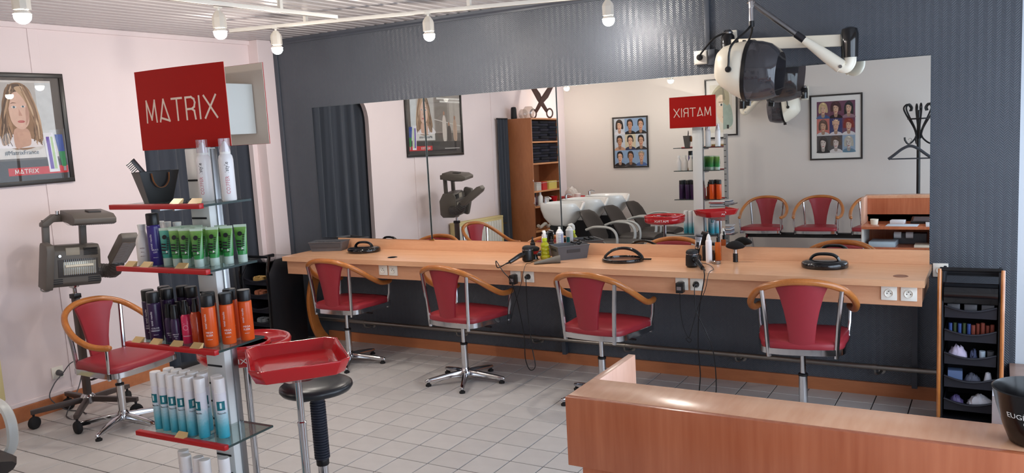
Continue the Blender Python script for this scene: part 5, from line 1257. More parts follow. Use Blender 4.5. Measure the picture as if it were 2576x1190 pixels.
cg = thing('clipper_guard_rack', 'black stepped rack of clipper combs behind the standing hair dryer', 'comb rack', (3.987, -0.098, DZ), 0.0)
MB().prism([(-0.03, 0), (0.044, 0), (0.044, 0.04), (0.036, 0.05), (0.036, 0.062), (0.02, 0.066), (0.02, 0.078), (0.004, 0.082), (0.004, 0.094), (-0.03, 0.098)], -0.03, 0.03, 'y').build('rack', M_BLACK, cg, bevel=0.002)
nb = thing('neck_brush', 'short black and red neck brush standing bristles up beside the hair dryer', 'brush', (2.781, -0.276, DZ), 0)
MB().lathe([(0, 0), (0.022, 0), (0.024, 0.004), (0.018, 0.03), (0.014, 0.04), (0, 0.04)], 20).build('handle', M_BLACKG, nb)
MB().lathe([(0.014, 0.038), (0.03, 0.055), (0.031, 0.062), (0, 0.062)], 20).build('red_collar', mat('brush_red', (150, 24, 26), 0.5), nb)
MB().lathe([(0.030, 0.06), (0.037, 0.072), (0.036, 0.083), (0.02, 0.092), (0, 0.094)], 20).build('bristles', mat('bristle_black', (22, 20, 20), 0.95, bump=0.6, bscale=300), nb)
# right group
mc = thing('mousse_can', 'slim white mousse can with pointed white cap on the desk beside the round tin', 'spray can', (4.018, -0.18, DZ), 0)
MB().lathe([(0, 0), (0.019, 0), (0.0205, 0.003), (0.0205, 0.135), (0.018, 0.147), (0.013, 0.152), (0, 0.152)], 24).build('body', M_MOUSSE, mc)
MB().lathe([(0, 0.15), (0.0145, 0.15), (0.0145, 0.16), (0.009, 0.178), (0.004, 0.187), (0, 0.188)], 18).build('cap', M_WHITE, mc)
tn = thing('round_tin', 'flat round silver tin lying at the foot of the white mousse can', 'tin', (4.075, -0.215, DZ), 0)
MB().lathe([(0, 0), (0.028, 0), (0.029, 0.002), (0.029, 0.011), (0, 0.011)], 28).build('base', M_STEEL, tn)
MB().lathe([(0.0295, 0.010), (0.0302, 0.011), (0.0302, 0.019), (0.028, 0.021), (0.02, 0.0205), (0, 0.0205)], 28).build('lid', mat('tin_lid', (170, 168, 168), 0.2, 1.0), tn)
obt = thing('oil_bottle', 'square orange oil bottle with black cap standing behind the white mousse can', 'bottle', (4.052, -0.085, DZ), 0.1)
MB().span((-0.019, -0.014, 0), (0.019, 0.014, 0.122)).build('body', mat('orange_oil', (196, 92, 28), 0.15, coat=0.4), obt, bevel=0.004)
MB().lathe([(0, 0.121), (0.011, 0.121), (0.011, 0.15), (0.006, 0.155), (0.006, 0.175), (0, 0.176)], 16).build('cap', M_BLACK, obt)
br = thing('powder_brush', 'large black fan-shaped powder brush standing upright on the desk', 'brush', (4.175, -0.125, DZ), 0)
MB().lathe([(0, 0), (0.015, 0), (0.017, 0.004), (0.0155, 0.012), (0.0165, 0.02), (0.0155, 0.028), (0.0165, 0.036), (0.0155, 0.044), (0.016, 0.056), (0, 0.056)], 20).build('handle', M_BLACK, br)
MB().lathe([(0.0135, 0.054), (0.0135, 0.086), (0, 0.086)], 20).build('ferrule', M_CHROME, br)
b = MB(); rings = []
for z, w, d in ((0.082, 0.014, 0.014), (0.09, 0.05, 0.025), (0.098, 0.062, 0.032), (0.108, 0.06, 0.034), (0.122, 0.045, 0.03), (0.133, 0.025, 0.02), (0.138, 0.006, 0.006)):
    rings.append([(w*math.cos(2*PI*k/28), d*math.sin(2*PI*k/28), z) for k in range(28)])
b.loft(rings).build('bristles', mat('bristle_black', (22, 20, 20), 0.95), br, smooth=70)

# ================================================================== HOOD DRYERS
M_SMOKE = thin_glass('smoke_visor', (172, 170, 176), 0.06, 0.10)
def hood_dryer(label, loc, rz):
    """origin at the wall mount; +X along the wall, -Y out of the wall"""
    t = thing('hood_dryer', label, 'hood dryer', loc, rz)
    MB().span((-0.045, -0.02, -0.09), (0.045, 0.0, 0.09)).build('wall_plate', M_CREAMP, t, bevel=0.006)
    MB().lathe([(0, -0.075), (0.042, -0.07), (0.044, 0.0), (0.042, 0.05), (0.03, 0.068), (0, 0.07)], 22, (0, -0.062, 0)).build('mount_joint', M_BLACKG, t)
    MB().lathe([(0, 0.06), (0.03, 0.06), (0.034, 0.075), (0.018, 0.09), (0, 0.092)], 18, (0, -0.062, 0)).build('mount_cap', M_STEEL, t)
    q = MB(); A = Vector((0.02, -0.075, -0.005)); B_ = Vector((0.715, -0.20, -0.055)); d = (B_-A).normalized(); nn = Vector((-d.y, d.x, 0)).normalized(); up = nn.cross(d)*-1
    q.loft([[p+nn*0.018+up*0.034, p-nn*0.018+up*0.034, p-nn*0.018-up*0.034, p+nn*0.018-up*0.034] for p in (A, B_)]); q.build('swing_bar', M_CREAMP, t, bevel=0.005)
    MB().lathe([(0, -0.10), (0.046, -0.10), (0.048, -0.02), (0.05, 0.03), (0.042, 0.062), (0.02, 0.072), (0, 0.072)], 24, (0.742, -0.205, -0.055)).build('elbow_joint', M_BLACKG, t)
    # white elbow
    MB().tube(catmull([(0.745, -0.205, -0.15), (0.742, -0.208, -0.185), (0.722, -0.213, -0.21), (0.69, -0.218, -0.2)], 5), 0.034, 14).build('elbow', M_CREAMP, t)
    P0 = Vector((0.70, -0.225, -0.205)); P1 = Vector((0.50, -0.25, -0.035)); dd = (P1-P0).normalized()
    MB().tube([P0, P0+dd*0.1, P1], [0.040, 0.036, 0.022], 14).build('arm_cover', M_CREAMP, t)
    MB().cyl(P0+Vector((0, -0.038, 0)), P0+Vector((0, -0.044, 0)), 0.010, 14).build('pivot_screw', M_STEEL, t)
    P2 = P0+dd*0.62; P2.y = -0.31
    MB().tube([P1-dd*0.02, P2], 0.0155, 14).build('arm_tube', M_STEEL, t)
    MB().tube([P1-dd*0.01, P1+dd*0.06], 0.021, 14).build('arm_sleeve', mat('gunmetal', (70, 70, 74), 0.25, 0.8), t)
    HP = Vector((0.215, -0.32, P2.z-0.02))
    MB().tube([P2, P2+dd*0.04, HP+Vector((0, 0, 0.035)), HP], [0.018, 0.02, 0.018, 0.016], 12).build('top_knuckle', M_CHROME, t)
    MB().cyl(HP, HP+Vector((0, 0, -0.075)), 0.0145, 12).build('hanger_rod', M_CHROME, t)
    MB().cyl(HP+Vector((0, 0, -0.075)), HP+Vector((0, 0, -0.11)), 0.017, 12).build('hanger_sleeve', M_BLACK, t)
    # hood: axis along +X (opening to the right), dipping slightly
    HC = Vector((0.165, -0.335, -0.185)); HMx = Matrix.Translation(HC) @ Matrix.Rotation(math.radians(7), 4, 'Y')
    def sect(x, ry, rz_, cz, p=2.4, n=28):
        out = []
        for k in range(n):
            a = 2*PI*k/n; c, s = math.cos(a), math.sin(a)
            out.append((x, ry*math.copysign(abs(c)**(2/p), c), cz+rz_*math.copysign(abs(s)**(2/p), s)))
        return out
    b = MB(); b.M = HMx
    b.loft([sect(-0.158, 0.06, 0.06, 0.02), sect(-0.152, 0.085, 0.085, 0.02), sect(-0.12, 0.125, 0.118, 0.018), sect(-0.05, 0.155, 0.152, 0.01), sect(0.03, 0.168, 0.178, 0.0), sect(0.035, 0.162, 0.172, 0.0)]); b.build('shell', M_CREAMP, t, smooth=60)
    b = MB(); b.M = HMx; b.loft([sect(0.028, 0.171, 0.181, 0), sect(0.05, 0.173, 0.183, 0), sect(0.05, 0.160, 0.170, 0), sect(0.028, 0.160, 0.170, 0)], cap=False, closed=True); b.span((0.03, -0.015, -0.205), (0.062, 0.015, -0.178)); b.build('seam_ring', M_BLACK, t, smooth=50)
    b = MB(); b.M = HMx
    b.loft([sect(0.048, 0.167, 0.177, 0), sect(0.10, 0.166, 0.175, 0.0), sect(0.155, 0.158, 0.163, 0.0), sect(0.195, 0.142, 0.142, -0.005), sect(0.215, 0.134, 0.13, -0.01), sect(0.218, 0.130, 0.126, -0.01), sect(0.195, 0.137, 0.137, -0.005), sect(0.155, 0.153, 0.158, 0), sect(0.10, 0.161, 0.17, 0), sect(0.05, 0.161, 0.171, 0)], cap=False, closed=True)
    b.build('visor', M_SMOKE, t, smooth=60)
    b = MB(); b.M = HMx; b.loft([sect(0.04, 0.12, 0.125, 0), sect(0.06, 0.115, 0.12, 0), sect(0.10, 0.09, 0.095, 0), sect(0.115, 0.05, 0.05, 0)]); b.build('inner_diffuser', M_BLACKM, t, smooth=60)
    b = MB(); b.M = HMx
    for k in range(2): b.box((-0.045+k*0.045, -0.04, 0.165), (0.02, 0.02, 0.02))
    b.build('dial', M_BLACK, t, bevel=0.004)
    # fork holding the hood
    for s in (-1, 1):
        pv = HMx @ Vector((-0.045, s*0.165, 0.0))
        pts = catmull([HP+Vector((0, s*0.005, -0.10)), HP+Vector((-0.015, s*0.06, -0.135)), Vector((pv.x+0.02, pv.y*1+0*s, pv.z+0.13)), Vector((pv.x+0.004, pv.y, pv.z+0.03)), pv], 6)
        MB().tube(pts, 0.007, 8).build('fork', M_BLACK, t)
        MB().lathe([(0, -0.012), (0.016, -0.012), (0.019, 0.0), (0.016, 0.01), (0, 0.012)], 16, pv, Matrix.Rotation(PI/2, 3, 'X')).build('fork_knob', M_BLACK, t)
    return t
hd = hood_dryer('cream hood hair dryer with smoked visor on a swing arm at the dark wall', (4.14, 0.0, 2.215), 0)
cord('hood_dryer_cable', 'short black mains cable from the high wall socket to the hood dryer mount', [(3.95, -0.055, 2.16), (3.99, -0.07, 2.20), (4.06, -0.09, 2.26), (4.13, -0.09, 2.283), (4.15, -0.08, 2.27)], 0.006)
h2 = dup(hd, (3.61, YF, 2.13), PI, 'cream hood hair dryer with smoked visor on the cream wall between two framed pictures')
# ================================================================== FRAMED PRINTS (flat prints as thin layers)
def frame_thing(name, label, loc, rz, W, H, fw, m_frame, mat_w=0.0, glass=True):
    """origin at the lower middle, front towards -Y before rotation"""
    t = thing(name, label, 'framed picture', loc, rz)
    for nm, a, c in (('frame_bar', (-W/2, H-fw), (W/2, H)), ('frame_bar', (-W/2, 0), (W/2, fw)), ('frame_bar', (-W/2, fw), (-W/2+fw, H-fw)), ('frame_bar', (W/2-fw, fw), (W/2, H-fw))):
        MB().span((a[0], -0.022, a[1]), (c[0], 0.0, c[1])).build(nm, m_frame, t, bevel=0.002)
    MB().span((-W/2+fw, -0.010, fw), (W/2-fw, -0.002, H-fw)).build('mount', mat('mount_card', (238, 234, 228), 0.7), t)
    if glass: MB().span((-W/2+fw, -0.0165, fw), (W/2-fw, -0.015, H-fw)).build('glazing', thin_glass('picture_glass', (252, 252, 252), 0.02, 0.0), t)
    return t
class Print:
    """coloured flat shapes on a sheet, each layer a hair proud of the last"""
    def __init__(s): s.b = MB(); s.m = []; s.k = 0; s.T = (0, 0, 1, 1)
    def col(s, c, var=0.05):
        m = mat('ink_%d_%d_%d' % c, c, 0.55, var=var, vscale=25)
        if m not in s.m: s.m.append(m)
        s.b.cur = s.m.index(m)
    def poly(s, pts, c):
        s.col(c); s.k += 1
        x0, z0, sx, sz = s.T; y = -0.0103-s.k*0.00003
        s.b.add([(x0+p[0]*sx, y, z0+p[1]*sz) for p in pts], [tuple(range(len(pts)))])
    def rect(s, x0, z0, x1, z1, c): s.poly([(x0, z0), (x1, z0), (x1, z1), (x0, z1)], c)
    def ell(s, cx, cz, rx, rz, c, n=20, a=0.0):
        s.poly([(cx+rx*math.cos(2*PI*k/n)*math.cos(a)-rz*math.sin(2*PI*k/n)*math.sin(a), cz+rx*math.cos(2*PI*k/n)*math.sin(a)+rz*math.sin(2*PI*k/n)*math.cos(a)) for k in range(n)], c)
    def blob(s, pts, c): s.poly([(p.x, p.y) for p in catmull([(x, y, 0) for x, y in pts], 5, True)], c)
    def build(s, parent, name='print'): 
        return s.b.build(name, s.m, parent, smooth=0)
def head(P, box, bg, hair, skin, cloth, style='short', tilt=0.0):
    x0, z0, w, h = box; T0 = P.T
    ox, oz, sx, sz = T0
    P.T = (ox+x0*sx, oz+z0*sz, w*sx, h*sz)
    P.rect(0, 0, 1, 1, bg)
    dk = tuple(int(v*0.78) for v in skin); hl = tuple(min(255, int(v*1.25+14)) for v in hair)
    if style == 'long': P.blob([(0.2, 0.05), (0.14, 0.45), (0.22, 0.8), (0.5, 0.97), (0.78, 0.8), (0.86, 0.45), (0.8, 0.05), (0.5, 0.12)], hair)
    elif style == 'bob': P.blob([(0.16, 0.34), (0.15, 0.62), (0.26, 0.86), (0.52, 0.96), (0.78, 0.84), (0.86, 0.6), (0.82, 0.32), (0.5, 0.4)], hair)
    elif style == 'big': P.blob([(0.1, 0.42), (0.1, 0.68), (0.24, 0.92), (0.52, 0.99), (0.82, 0.9), (0.92, 0.64), (0.88, 0.4), (0.5, 0.45)], hair)
    elif style == 'spike': P.poly([(0.24, 0.6), (0.22, 0.85), (0.32, 0.82), (0.34, 0.95), (0.44, 0.87), (0.5, 0.99), (0.57, 0.88), (0.66, 0.96), (0.69, 0.83), (0.79, 0.86), (0.77, 0.6), (0.5, 0.7)], hair)
    else: P.blob([(0.24, 0.5), (0.22, 0.7), (0.32, 0.9), (0.52, 0.95), (0.74, 0.88), (0.8, 0.68), (0.76, 0.5), (0.5, 0.62)], hair)
    P.blob([(0.02, 0.0), (0.08, 0.14), (0.34, 0.22), (0.66, 0.22), (0.92, 0.14), (0.98, 0.0)], cloth)
    P.blob([(0.38, 0.12), (0.4, 0.38), (0.62, 0.38), (0.63, 0.12), (0.5, 0.06)], dk)
    P.blob([(0.3, 0.62), (0.32, 0.44), (0.41, 0.29), (0.51, 0.25), (0.62, 0.3), (0.7, 0.46), (0.71, 0.64), (0.66, 0.78), (0.5, 0.82), (0.35, 0.78)], skin)
    P.blob([(0.55, 0.3), (0.63, 0.33), (0.7, 0.48), (0.71, 0.64), (0.64, 0.7), (0.64, 0.5)], dk)
    for ex in (0.41, 0.60):
        P.ell(ex, 0.585, 0.045, 0.018, (214, 200, 192), 12); P.ell(ex, 0.585, 0.022, 0.022, (52, 44, 44), 10)
        P.rect(ex-0.06, 0.625, ex+0.06, 0.645, tuple(int(v*0.7) for v in hair))
    P.poly([(0.5, 0.57), (0.47, 0.47), (0.54, 0.47)], dk)
    P.ell(0.505, 0.375, 0.075, 0.024, (172, 76, 78), 12)
    if style in ('bob', 'big', 'long'): P.blob([(0.28, 0.64), (0.3, 0.8), (0.5, 0.88), (0.7, 0.8), (0.74, 0.66), (0.62, 0.74), (0.45, 0.72)], hair)
    else: P.blob([(0.29, 0.7), (0.32, 0.84), (0.5, 0.9), (0.7, 0.84), (0.73, 0.7), (0.6, 0.8), (0.42, 0.79)], hair)
    P.blob([(0.36, 0.84), (0.45, 0.91), (0.58, 0.9), (0.5, 0.86)], hl)
    P.T = T0
M_FRB = mat('frame_dark_wood', (42, 38, 36), 0.35)
# --- portrait on the pink wall (front faces +X)
W, H = 1.06, 0.745
pf = frame_thing('framed_poster', 'wide dark framed poster of a wavy-haired blonde woman on the pink wall', (0.0, -2.43, 1.572), math.radians(90), W, H, 0.03, M_FRB)
P = Print(); P.T = (-W/2+0.03, 0.03, W-0.06, H-0.06)
# mirror image runs right to left seen from inside the room: x=1 is the end next to the curtain
P.rect(0, 0, 1, 1, (96, 88, 84))
P.rect(0, 0.34, 0.52, 1.0, (150, 142, 136)); P.rect(0.02, 0.38, 0.22, 0.9, (176, 168, 160)); P.rect(0.26, 0.36, 0.5, 0.95, (132, 124, 118))
P.poly([(0.0, 0.45), (0.52, 0.56), (0.52, 0.575), (0.0, 0.465)], (206, 200, 194))
for cx, hgt, cc in ((0.12, 0.42, (188, 160, 140)), (0.33, 0.5, (206, 196, 188)), (0.24, 0.3, (70, 60, 58))):
    P.blob([(cx-0.035, 0.22), (cx-0.04, 0.22+hgt*0.5), (cx-0.02, 0.22+hgt*0.8), (cx+0.02, 0.22+hgt*0.8), (cx+0.04, 0.22+hgt*0.5), (cx+0.03, 0.22)], cc); P.ell(cx, 0.22+hgt*0.9, 0.018, 0.035, (170, 130, 110))
P.rect(0, 0, 1, 0.2, (58, 52, 52)); P.rect(0.04, 0.075, 0.34, 0.085, (210, 206, 202))
P.rect(0.0, 0.9, 0.46, 0.93, (226, 222, 216)); P.rect(0.0, 0.85, 0.40, 0.88, (226, 222, 216))
# portrait sheet
P.rect(0.52, 0.22, 0.94, 0.97, (214, 210, 206)); P.rect(0.52, 0.33, 0.94, 0.95, (190, 186, 182)); P.rect(0.83, 0.33, 0.94, 0.95, (206, 210, 212))
P.blob([(0.575, 0.36), (0.56, 0.5), (0.6, 0.72), (0.635, 0.9), (0.72, 0.95), (0.79, 0.88), (0.82, 0.7), (0.845, 0.52), (0.83, 0.36), (0.7, 0.3)], (150, 118, 92))
P.blob([(0.6, 0.66), (0.63, 0.88), (0.7, 0.94), (0.76, 0.9), (0.7, 0.8), (0.64, 0.72)], (104, 86, 74))
P.blob([(0.52, 0.33), (0.55, 0.42), (0.62, 0.46), (0.78, 0.4), (0.83, 0.33)], (232, 226, 228))
P.blob([(0.655, 0.33), (0.66, 0.5), (0.75, 0.5), (0.76, 0.36), (0.71, 0.33)], (206, 166, 146))
P.blob([(0.64, 0.72), (0.645, 0.6), (0.67, 0.53), (0.715, 0.5), (0.755, 0.54), (0.77, 0.62), (0.77, 0.74), (0.74, 0.84), (0.69, 0.86), (0.65, 0.8)], (222, 186, 168))
P.blob([(0.74, 0.54), (0.77, 0.62), (0.77, 0.76), (0.75, 0.7), (0.745, 0.6)], (196, 156, 138))
P.ell(0.675, 0.715, 0.017, 0.011, (226, 222, 220)); P.ell(0.675, 0.715, 0.008, 0.011, (90, 110, 120)); P.ell(0.735, 0.72, 0.014, 0.01, (226, 222, 220)); P.ell(0.735, 0.72, 0.007, 0.01, (90, 110, 120))
P.blob([(0.652, 0.745), (0.67, 0.76), (0.695, 0.752), (0.67, 0.752)], (120, 92, 78)); P.poly([(0.705, 0.70), (0.7, 0.63), (0.725, 0.63)], (200, 158, 140))
P.ell(0.712, 0.575, 0.024, 0.013, (190, 106, 104))
P.blob([(0.69, 0.9), (0.74, 0.8), (0.79, 0.64), (0.8, 0.5), (0.83, 0.42), (0.845, 0.55), (0.82, 0.75), (0.77, 0.9)], (196, 166, 136))
P.blob([(0.57, 0.36), (0.575, 0.55), (0.61, 0.68), (0.635, 0.62), (0.65, 0.5), (0.62, 0.38)], (178, 142, 112))
P.blob([(0.585, 0.37), (0.59, 0.5), (0.605, 0.56), (0.61, 0.44)], (206, 176, 146))
rs_ = random.Random(5)
tones = [(104, 84, 70), (134, 106, 84), (164, 132, 104), (190, 158, 128), (208, 180, 150), (150, 120, 96)]
for k in range(46):
    left = k % 2 == 0
    xt = rs_.uniform(0.65, 0.69) if left else rs_.uniform(0.725, 0.775); zt = rs_.uniform(0.86, 0.935)
    xm = rs_.uniform(0.57, 0.6) if left else rs_.uniform(0.805, 0.84)
    xb = rs_.uniform(0.565, 0.64) if left else rs_.uniform(0.785, 0.84); zb_ = rs_.uniform(0.34, 0.46)
    ph, wv, am_ = rs_.uniform(0, 6), rs_.uniform(9, 14), rs_.uniform(0.004, 0.010)
    L_, R2 = [], []
    for j in range(13):
        t = j/12; zc_ = zt+(zb_-zt)*t
        xc_ = (1-t)**2*xt+2*t*(1-t)*xm+t*t*xb+am_*math.sin(wv*t+ph)*t
        hw_ = (0.0028+0.0045*math.sin(PI*min(1, t*1.1)))
        L_.append((xc_-hw_, zc_)); R2.append((xc_+hw_, zc_))
    P.poly(L_+R2[::-1], tones[min(5, int(t*0+rs_.random()*6))] if zb_ < 0.42 else tones[rs_.randrange(3)])
P.rect(0.585, 0.055, 0.995, 0.13, (196, 28, 34))
P.poly([(0.862, 0.07), (0.935, 0.07), (0.915, 0.46), (0.845, 0.46)], (226, 226, 232)); P.poly([(0.872, 0.1), (0.897, 0.1), (0.885, 0.42), (0.862, 0.42)], (110, 84, 170)); P.poly([(0.9, 0.1), (0.92, 0.1), (0.908, 0.42), (0.893, 0.42)], (176, 204, 150))
P.poly([(0.955, 0.12), (0.985, 0.12), (0.985, 0.27), (0.94, 0.27)], (40, 128, 76)); P.poly([(0.94, 0.27), (0.985, 0.27), (0.98, 0.44), (0.925, 0.44)], (52, 76, 150)); P.rect(0.962, 0.075, 0.982, 0.12, (150, 150, 156))
P.build(pf)
def pt(u, v): return (-W/2+0.03+u*(W-0.06), 0.03+v*(H-0.06))
q = pt(0.69, 0.275); lettering('#MatrixFrance', 0.04, mat('print_slate', (84, 96, 108), 0.6), pf, (q[0], -0.0146, q[1]), (PI/2, 0, 0), 0.0002, 0.95)
o = stroke_word('MATRIX', 0.026, 0.004, 0.9, 0.35, 0.0004).build('lettering', M_WHITE, pf); q = pt(0.705, 0.093); o.location = (q[0], -0.0144, q[1]); o.rotation_euler = (PI/2, 0, 0)
# --- prints on the cream wall (front faces +Y)
def grid_print(t, W, H, x0, z0, x1, z1, cells):
    P = Print(); P.T = (x0, z0, x1-x0, z1-z0)
    for k, c in enumerate(cells):
        head(P, ((k % 3)/3, 1-(k//3+1)/3, 1/3, 1/3), *c)
    P.build(t)
W2, H2 = 0.54, 0.73
wf_ = frame_thing('framed_poster', 'dark framed poster with nine men\'s haircut portraits on the cream wall', (1.05, YF, 1.275), PI, W2, H2, 0.02, M_FRB)
bl, gr, ye = (140, 168, 200), (196, 204, 214), (206, 196, 170); sk = [(222, 178, 150), (190, 140, 110), (206, 160, 132)]; bk = (30, 28, 32); dk_ = (40, 32, 30)
grid_print(wf_, W2, H2, -W2/2+0.025, 0.025, W2/2-0.025, H2-0.025, [
    (bl, dk_, sk[2], bk, 'short'), (bl, bk, sk[1], bk, 'short'), (gr, dk_, sk[0], (220, 220, 226), 'bob'),
    (gr, dk_, sk[2], bk, 'short'), (ye, bk, sk[0], (52, 58, 90), 'short'), (gr, dk_, sk[1], (190, 150, 126), 'short'),
    (bl, (150, 134, 112), sk[2], (70, 104, 160), 'spike'), (bl, (48, 36, 32), sk[1], (60, 60, 66), 'short'), (bl, bk, sk[0], bk, 'short')])
W3, H3 = 0.625, 0.82
wf2 = frame_thing('framed_poster', 'dark framed poster with nine women\'s haircut portraits beside the coat stand', (3.98, YF, 1.27), PI, W3, H3, 0.02, M_FRB)
pl_, rdd, nv = (110, 62, 86), (196, 110, 100), (54, 64, 110)
grid_print(wf2, W3, H3, -W3/2+0.085, 0.09, W3/2-0.085, H3-0.085, [
    (pl_, bk, sk[0], (150, 120, 130), 'long'), (pl_, (70, 30, 34), sk[0], bk, 'big'), (pl_, (206, 176, 130), sk[0], (60, 90, 140), 'bob'),
    (pl_, (130, 50, 40), sk[0], (220, 214, 214), 'big'), (nv, (206, 170, 140), sk[0], (214, 206, 210), 'spike'), (rdd, (96, 66, 56), sk[2], (200, 196, 196), 'bob'),
    ((150, 170, 190), (186, 180, 166), (206, 196, 190), (96, 130, 150), 'bob'), ((80, 76, 80), (90, 70, 60), (214, 196, 188), (216, 208, 206), 'big'), ((70, 66, 70), (44, 36, 36), (216, 200, 192), bk, 'long')])
W4, H4 = 0.60, 0.80
wf3 = frame_thing('framed_poster', 'large dark framed pale portrait of a tousled blonde on the cream wall', (2.45, YF, 1.635), PI, W4, H4, 0.02, M_FRB)
P = Print(); P.T = (-W4/2+0.07, 0.08, W4-0.14, H4-0.16)
P.rect(0, 0, 1, 1, (226, 220, 206)); P.blob([(0.0, 0.1), (0.05, 0.5), (0.3, 0.55), (0.5, 0.3), (0.4, 0.02)], (170, 188, 176))
P.blob([(0.12, 0.5), (0.1, 0.8), (0.3, 0.98), (0.7, 1.0), (0.95, 0.8), (0.98, 0.55), (0.8, 0.5), (0.5, 0.7)], (186, 178, 150))
P.blob([(0.3, 0.7), (0.28, 0.4), (0.45, 0.2), (0.65, 0.2), (0.8, 0.4), (0.8, 0.7), (0.55, 0.82)], (230, 208, 184))
for ex in (0.42, 0.66): P.ell(ex, 0.58, 0.07, 0.025, (236, 232, 226)); P.ell(ex, 0.58, 0.03, 0.027, (70, 74, 76)); P.rect(ex-0.08, 0.63, ex+0.08, 0.645, (130, 112, 90))
P.poly([(0.55, 0.55), (0.5, 0.42), (0.58, 0.42)], (206, 178, 154)); P.ell(0.54, 0.32, 0.09, 0.03, (186, 108, 96))
P.blob([(0.2, 0.62), (0.28, 0.9), (0.6, 0.97), (0.9, 0.8), (0.92, 0.6), (0.75, 0.78), (0.5, 0.76), (0.36, 0.7)], (150, 142, 120)); P.blob([(0.3, 0.72), (0.4, 0.9), (0.62, 0.92), (0.5, 0.8)], (206, 200, 176))
P.rect(0.1, 0.02, 0.16, 0.1, (60, 56, 54)); P.build(wf3)

# ================================================================== SEEN IN THE MIRRORS: CREAM WALL SIDE
# waiting bench: three seats on a black beam
wbench = thing('waiting_bench', 'row of red vinyl armchairs fixed on one black beam along the cream wall', 'bench', (3.50, -5.42, 0), 0.0)
zb = -0.05
for x in (-0.33, 0.33, 0.99):
    k0 = len(wbench.children)
    before = set(wbench.children); chair_top(wbench, -0.045)
    for c in set(wbench.children)-before: c.location.x = x
MB().span((-0.56, -0.03, 0.325), (1.22, 0.05, 0.385)).build('beam', M_BLACK, wbench, bevel=0.004)
for x in (-0.33, 0.33, 0.99): MB().span((x-0.07, -0.05, 0.36), (x+0.07, 0.15, 0.402)).build('seat_mount', M_BLACK, wbench, bevel=0.004)
for x in (-0.53, 1.19):
    MB().tube(catmull([(x, 0.30, 0.015), (x, 0.29, 0.05), (x, 0.20, 0.24), (x, 0.10, 0.345), (x, 0.0, 0.35)], 5), 0.018, 10).build('leg', M_CHROME, wbench)
    MB().tube(catmull([(x, -0.30, 0.015), (x, -0.28, 0.05), (x, -0.18, 0.24), (x, -0.08, 0.345), (x, 0.0, 0.35)], 5), 0.018, 10).build('leg', M_CHROME, wbench)
# magazine rack on a slotted steel column
mr = thing('magazine_rack', 'slotted grey steel column rack with two shelves for magazines', 'magazine rack', (2.72, -5.25, 0), 0.0)
MB().span((-0.04, -0.03, 0.02), (0.04, 0.03, 1.66)).build('column', mat('rack_steel', (150, 148, 146), 0.4, 0.3), mr, bevel=0.003)
zz = 0.1
while zz < 1.62: MB().span((-0.03, 0.028, zz-0.004), (0.03, 0.0315, zz+0.004)).build('slot', M_BLACKM, mr, smooth=0); zz += 0.075
MB().lathe([(0, 0), (0.2, 0), (0.2, 0.02), (0, 0.02)], 28).build('base_plate', M_STEEL, mr)
for z in (0.40, 0.78): MB().span((-0.28, -0.03, z-0.012), (0.15, 0.235, z)).build('shelf', M_STEEL, mr, bevel=0.002)
rnd = random.Random(11); mags = [(206, 200, 196), (150, 156, 170), (196, 176, 160), (120, 116, 130), (220, 220, 222), (160, 60, 60), (90, 100, 120)]
for zs, nn, offs in ((0.78, 5, 0.03), (0.40, 11, 0.0)):
    for side in (-0.18, 0.042):
        z = zs
        for k in range(nn):
            h = rnd.uniform(0.006, 0.014)
            c = mags[rnd.randrange(len(mags))]
            o = MB().span((-0.086, -0.085, 0), (0.086, 0.085, h)).build('magazine', mat('mag_%d_%d_%d' % c, c, 0.4), loc=(2.72+side+rnd.uniform(-0.015, 0.015), -5.25+0.148+rnd.uniform(-0.01, 0.015), z+0.0002), rot=(0, 0, rnd.uniform(-0.06, 0.06)), smooth=0)
            tag(o, 'magazine in the neat pile on the upper shelf of the steel rack' if zs > 0.6 else 'magazine in the tall pile on the lower shelf of the steel rack', 'magazine', 'magazines on the rack, upper pile' if zs > 0.6 else 'magazines on the rack, lower pile')
            z += h+0.0004
# coat stand + hanger
cs = thing('coat_stand', 'black bentwood coat stand with curled hooks in front of the cream wall', 'coat stand', (4.94, -5.45, 0), 0.3)
MB().cyl((0, 0, 0.02), (0, 0, 1.83), 0.021, 14).build('pole', M_BLACK, cs)
for k in range(6):
    a = 2*PI*k/6; c, s = math.cos(a), math.sin(a)
    MB().tube(catmull([(0.02*c, 0.02*s, 1.50), (0.05*c, 0.05*s, 1.62), (0.14*c, 0.14*s, 1.78), (0.17*c, 0.17*s, 1.86), (0.13*c, 0.13*s, 1.90), (0.09*c, 0.09*s, 1.86), (0.10*c, 0.10*s, 1.82)], 5), 0.010, 8).build('hook', M_BLACK, cs)
    if k % 2 == 0: MB().tube(catmull([(0.02*c, 0.02*s, 1.58), (0.05*c, 0.05*s, 1.50), (0.13*c, 0.13*s, 1.44), (0.18*c, 0.18*s, 1.48), (0.19*c, 0.19*s, 1.52)], 5), 0.010, 8).build('lower_hook', M_BLACK, cs)
MB().tube([(0.115*math.cos(2*PI*k/24), 0.115*math.sin(2*PI*k/24), 1.73) for k in range(24)], 0.008, 8, closed=True).build('ring', M_BLACK, cs)
for k in range(4):
    a = 2*PI*k/4+0.4; c, s = math.cos(a), math.sin(a)
    MB().tube(catmull([(0.02*c, 0.02*s, 0.55), (0.12*c, 0.12*s, 0.38), (0.16*c, 0.16*s, 0.2), (0.2*c, 0.2*s, 0.06), (0.215*c, 0.215*s, 0.013)], 5), 0.012, 8).build('leg', M_BLACK, cs)
hg = thing('coat_hanger', 'dark grey clothes hanger on the black coat stand', 'clothes hanger', (4.86, -5.27, 1.44), 0.1)
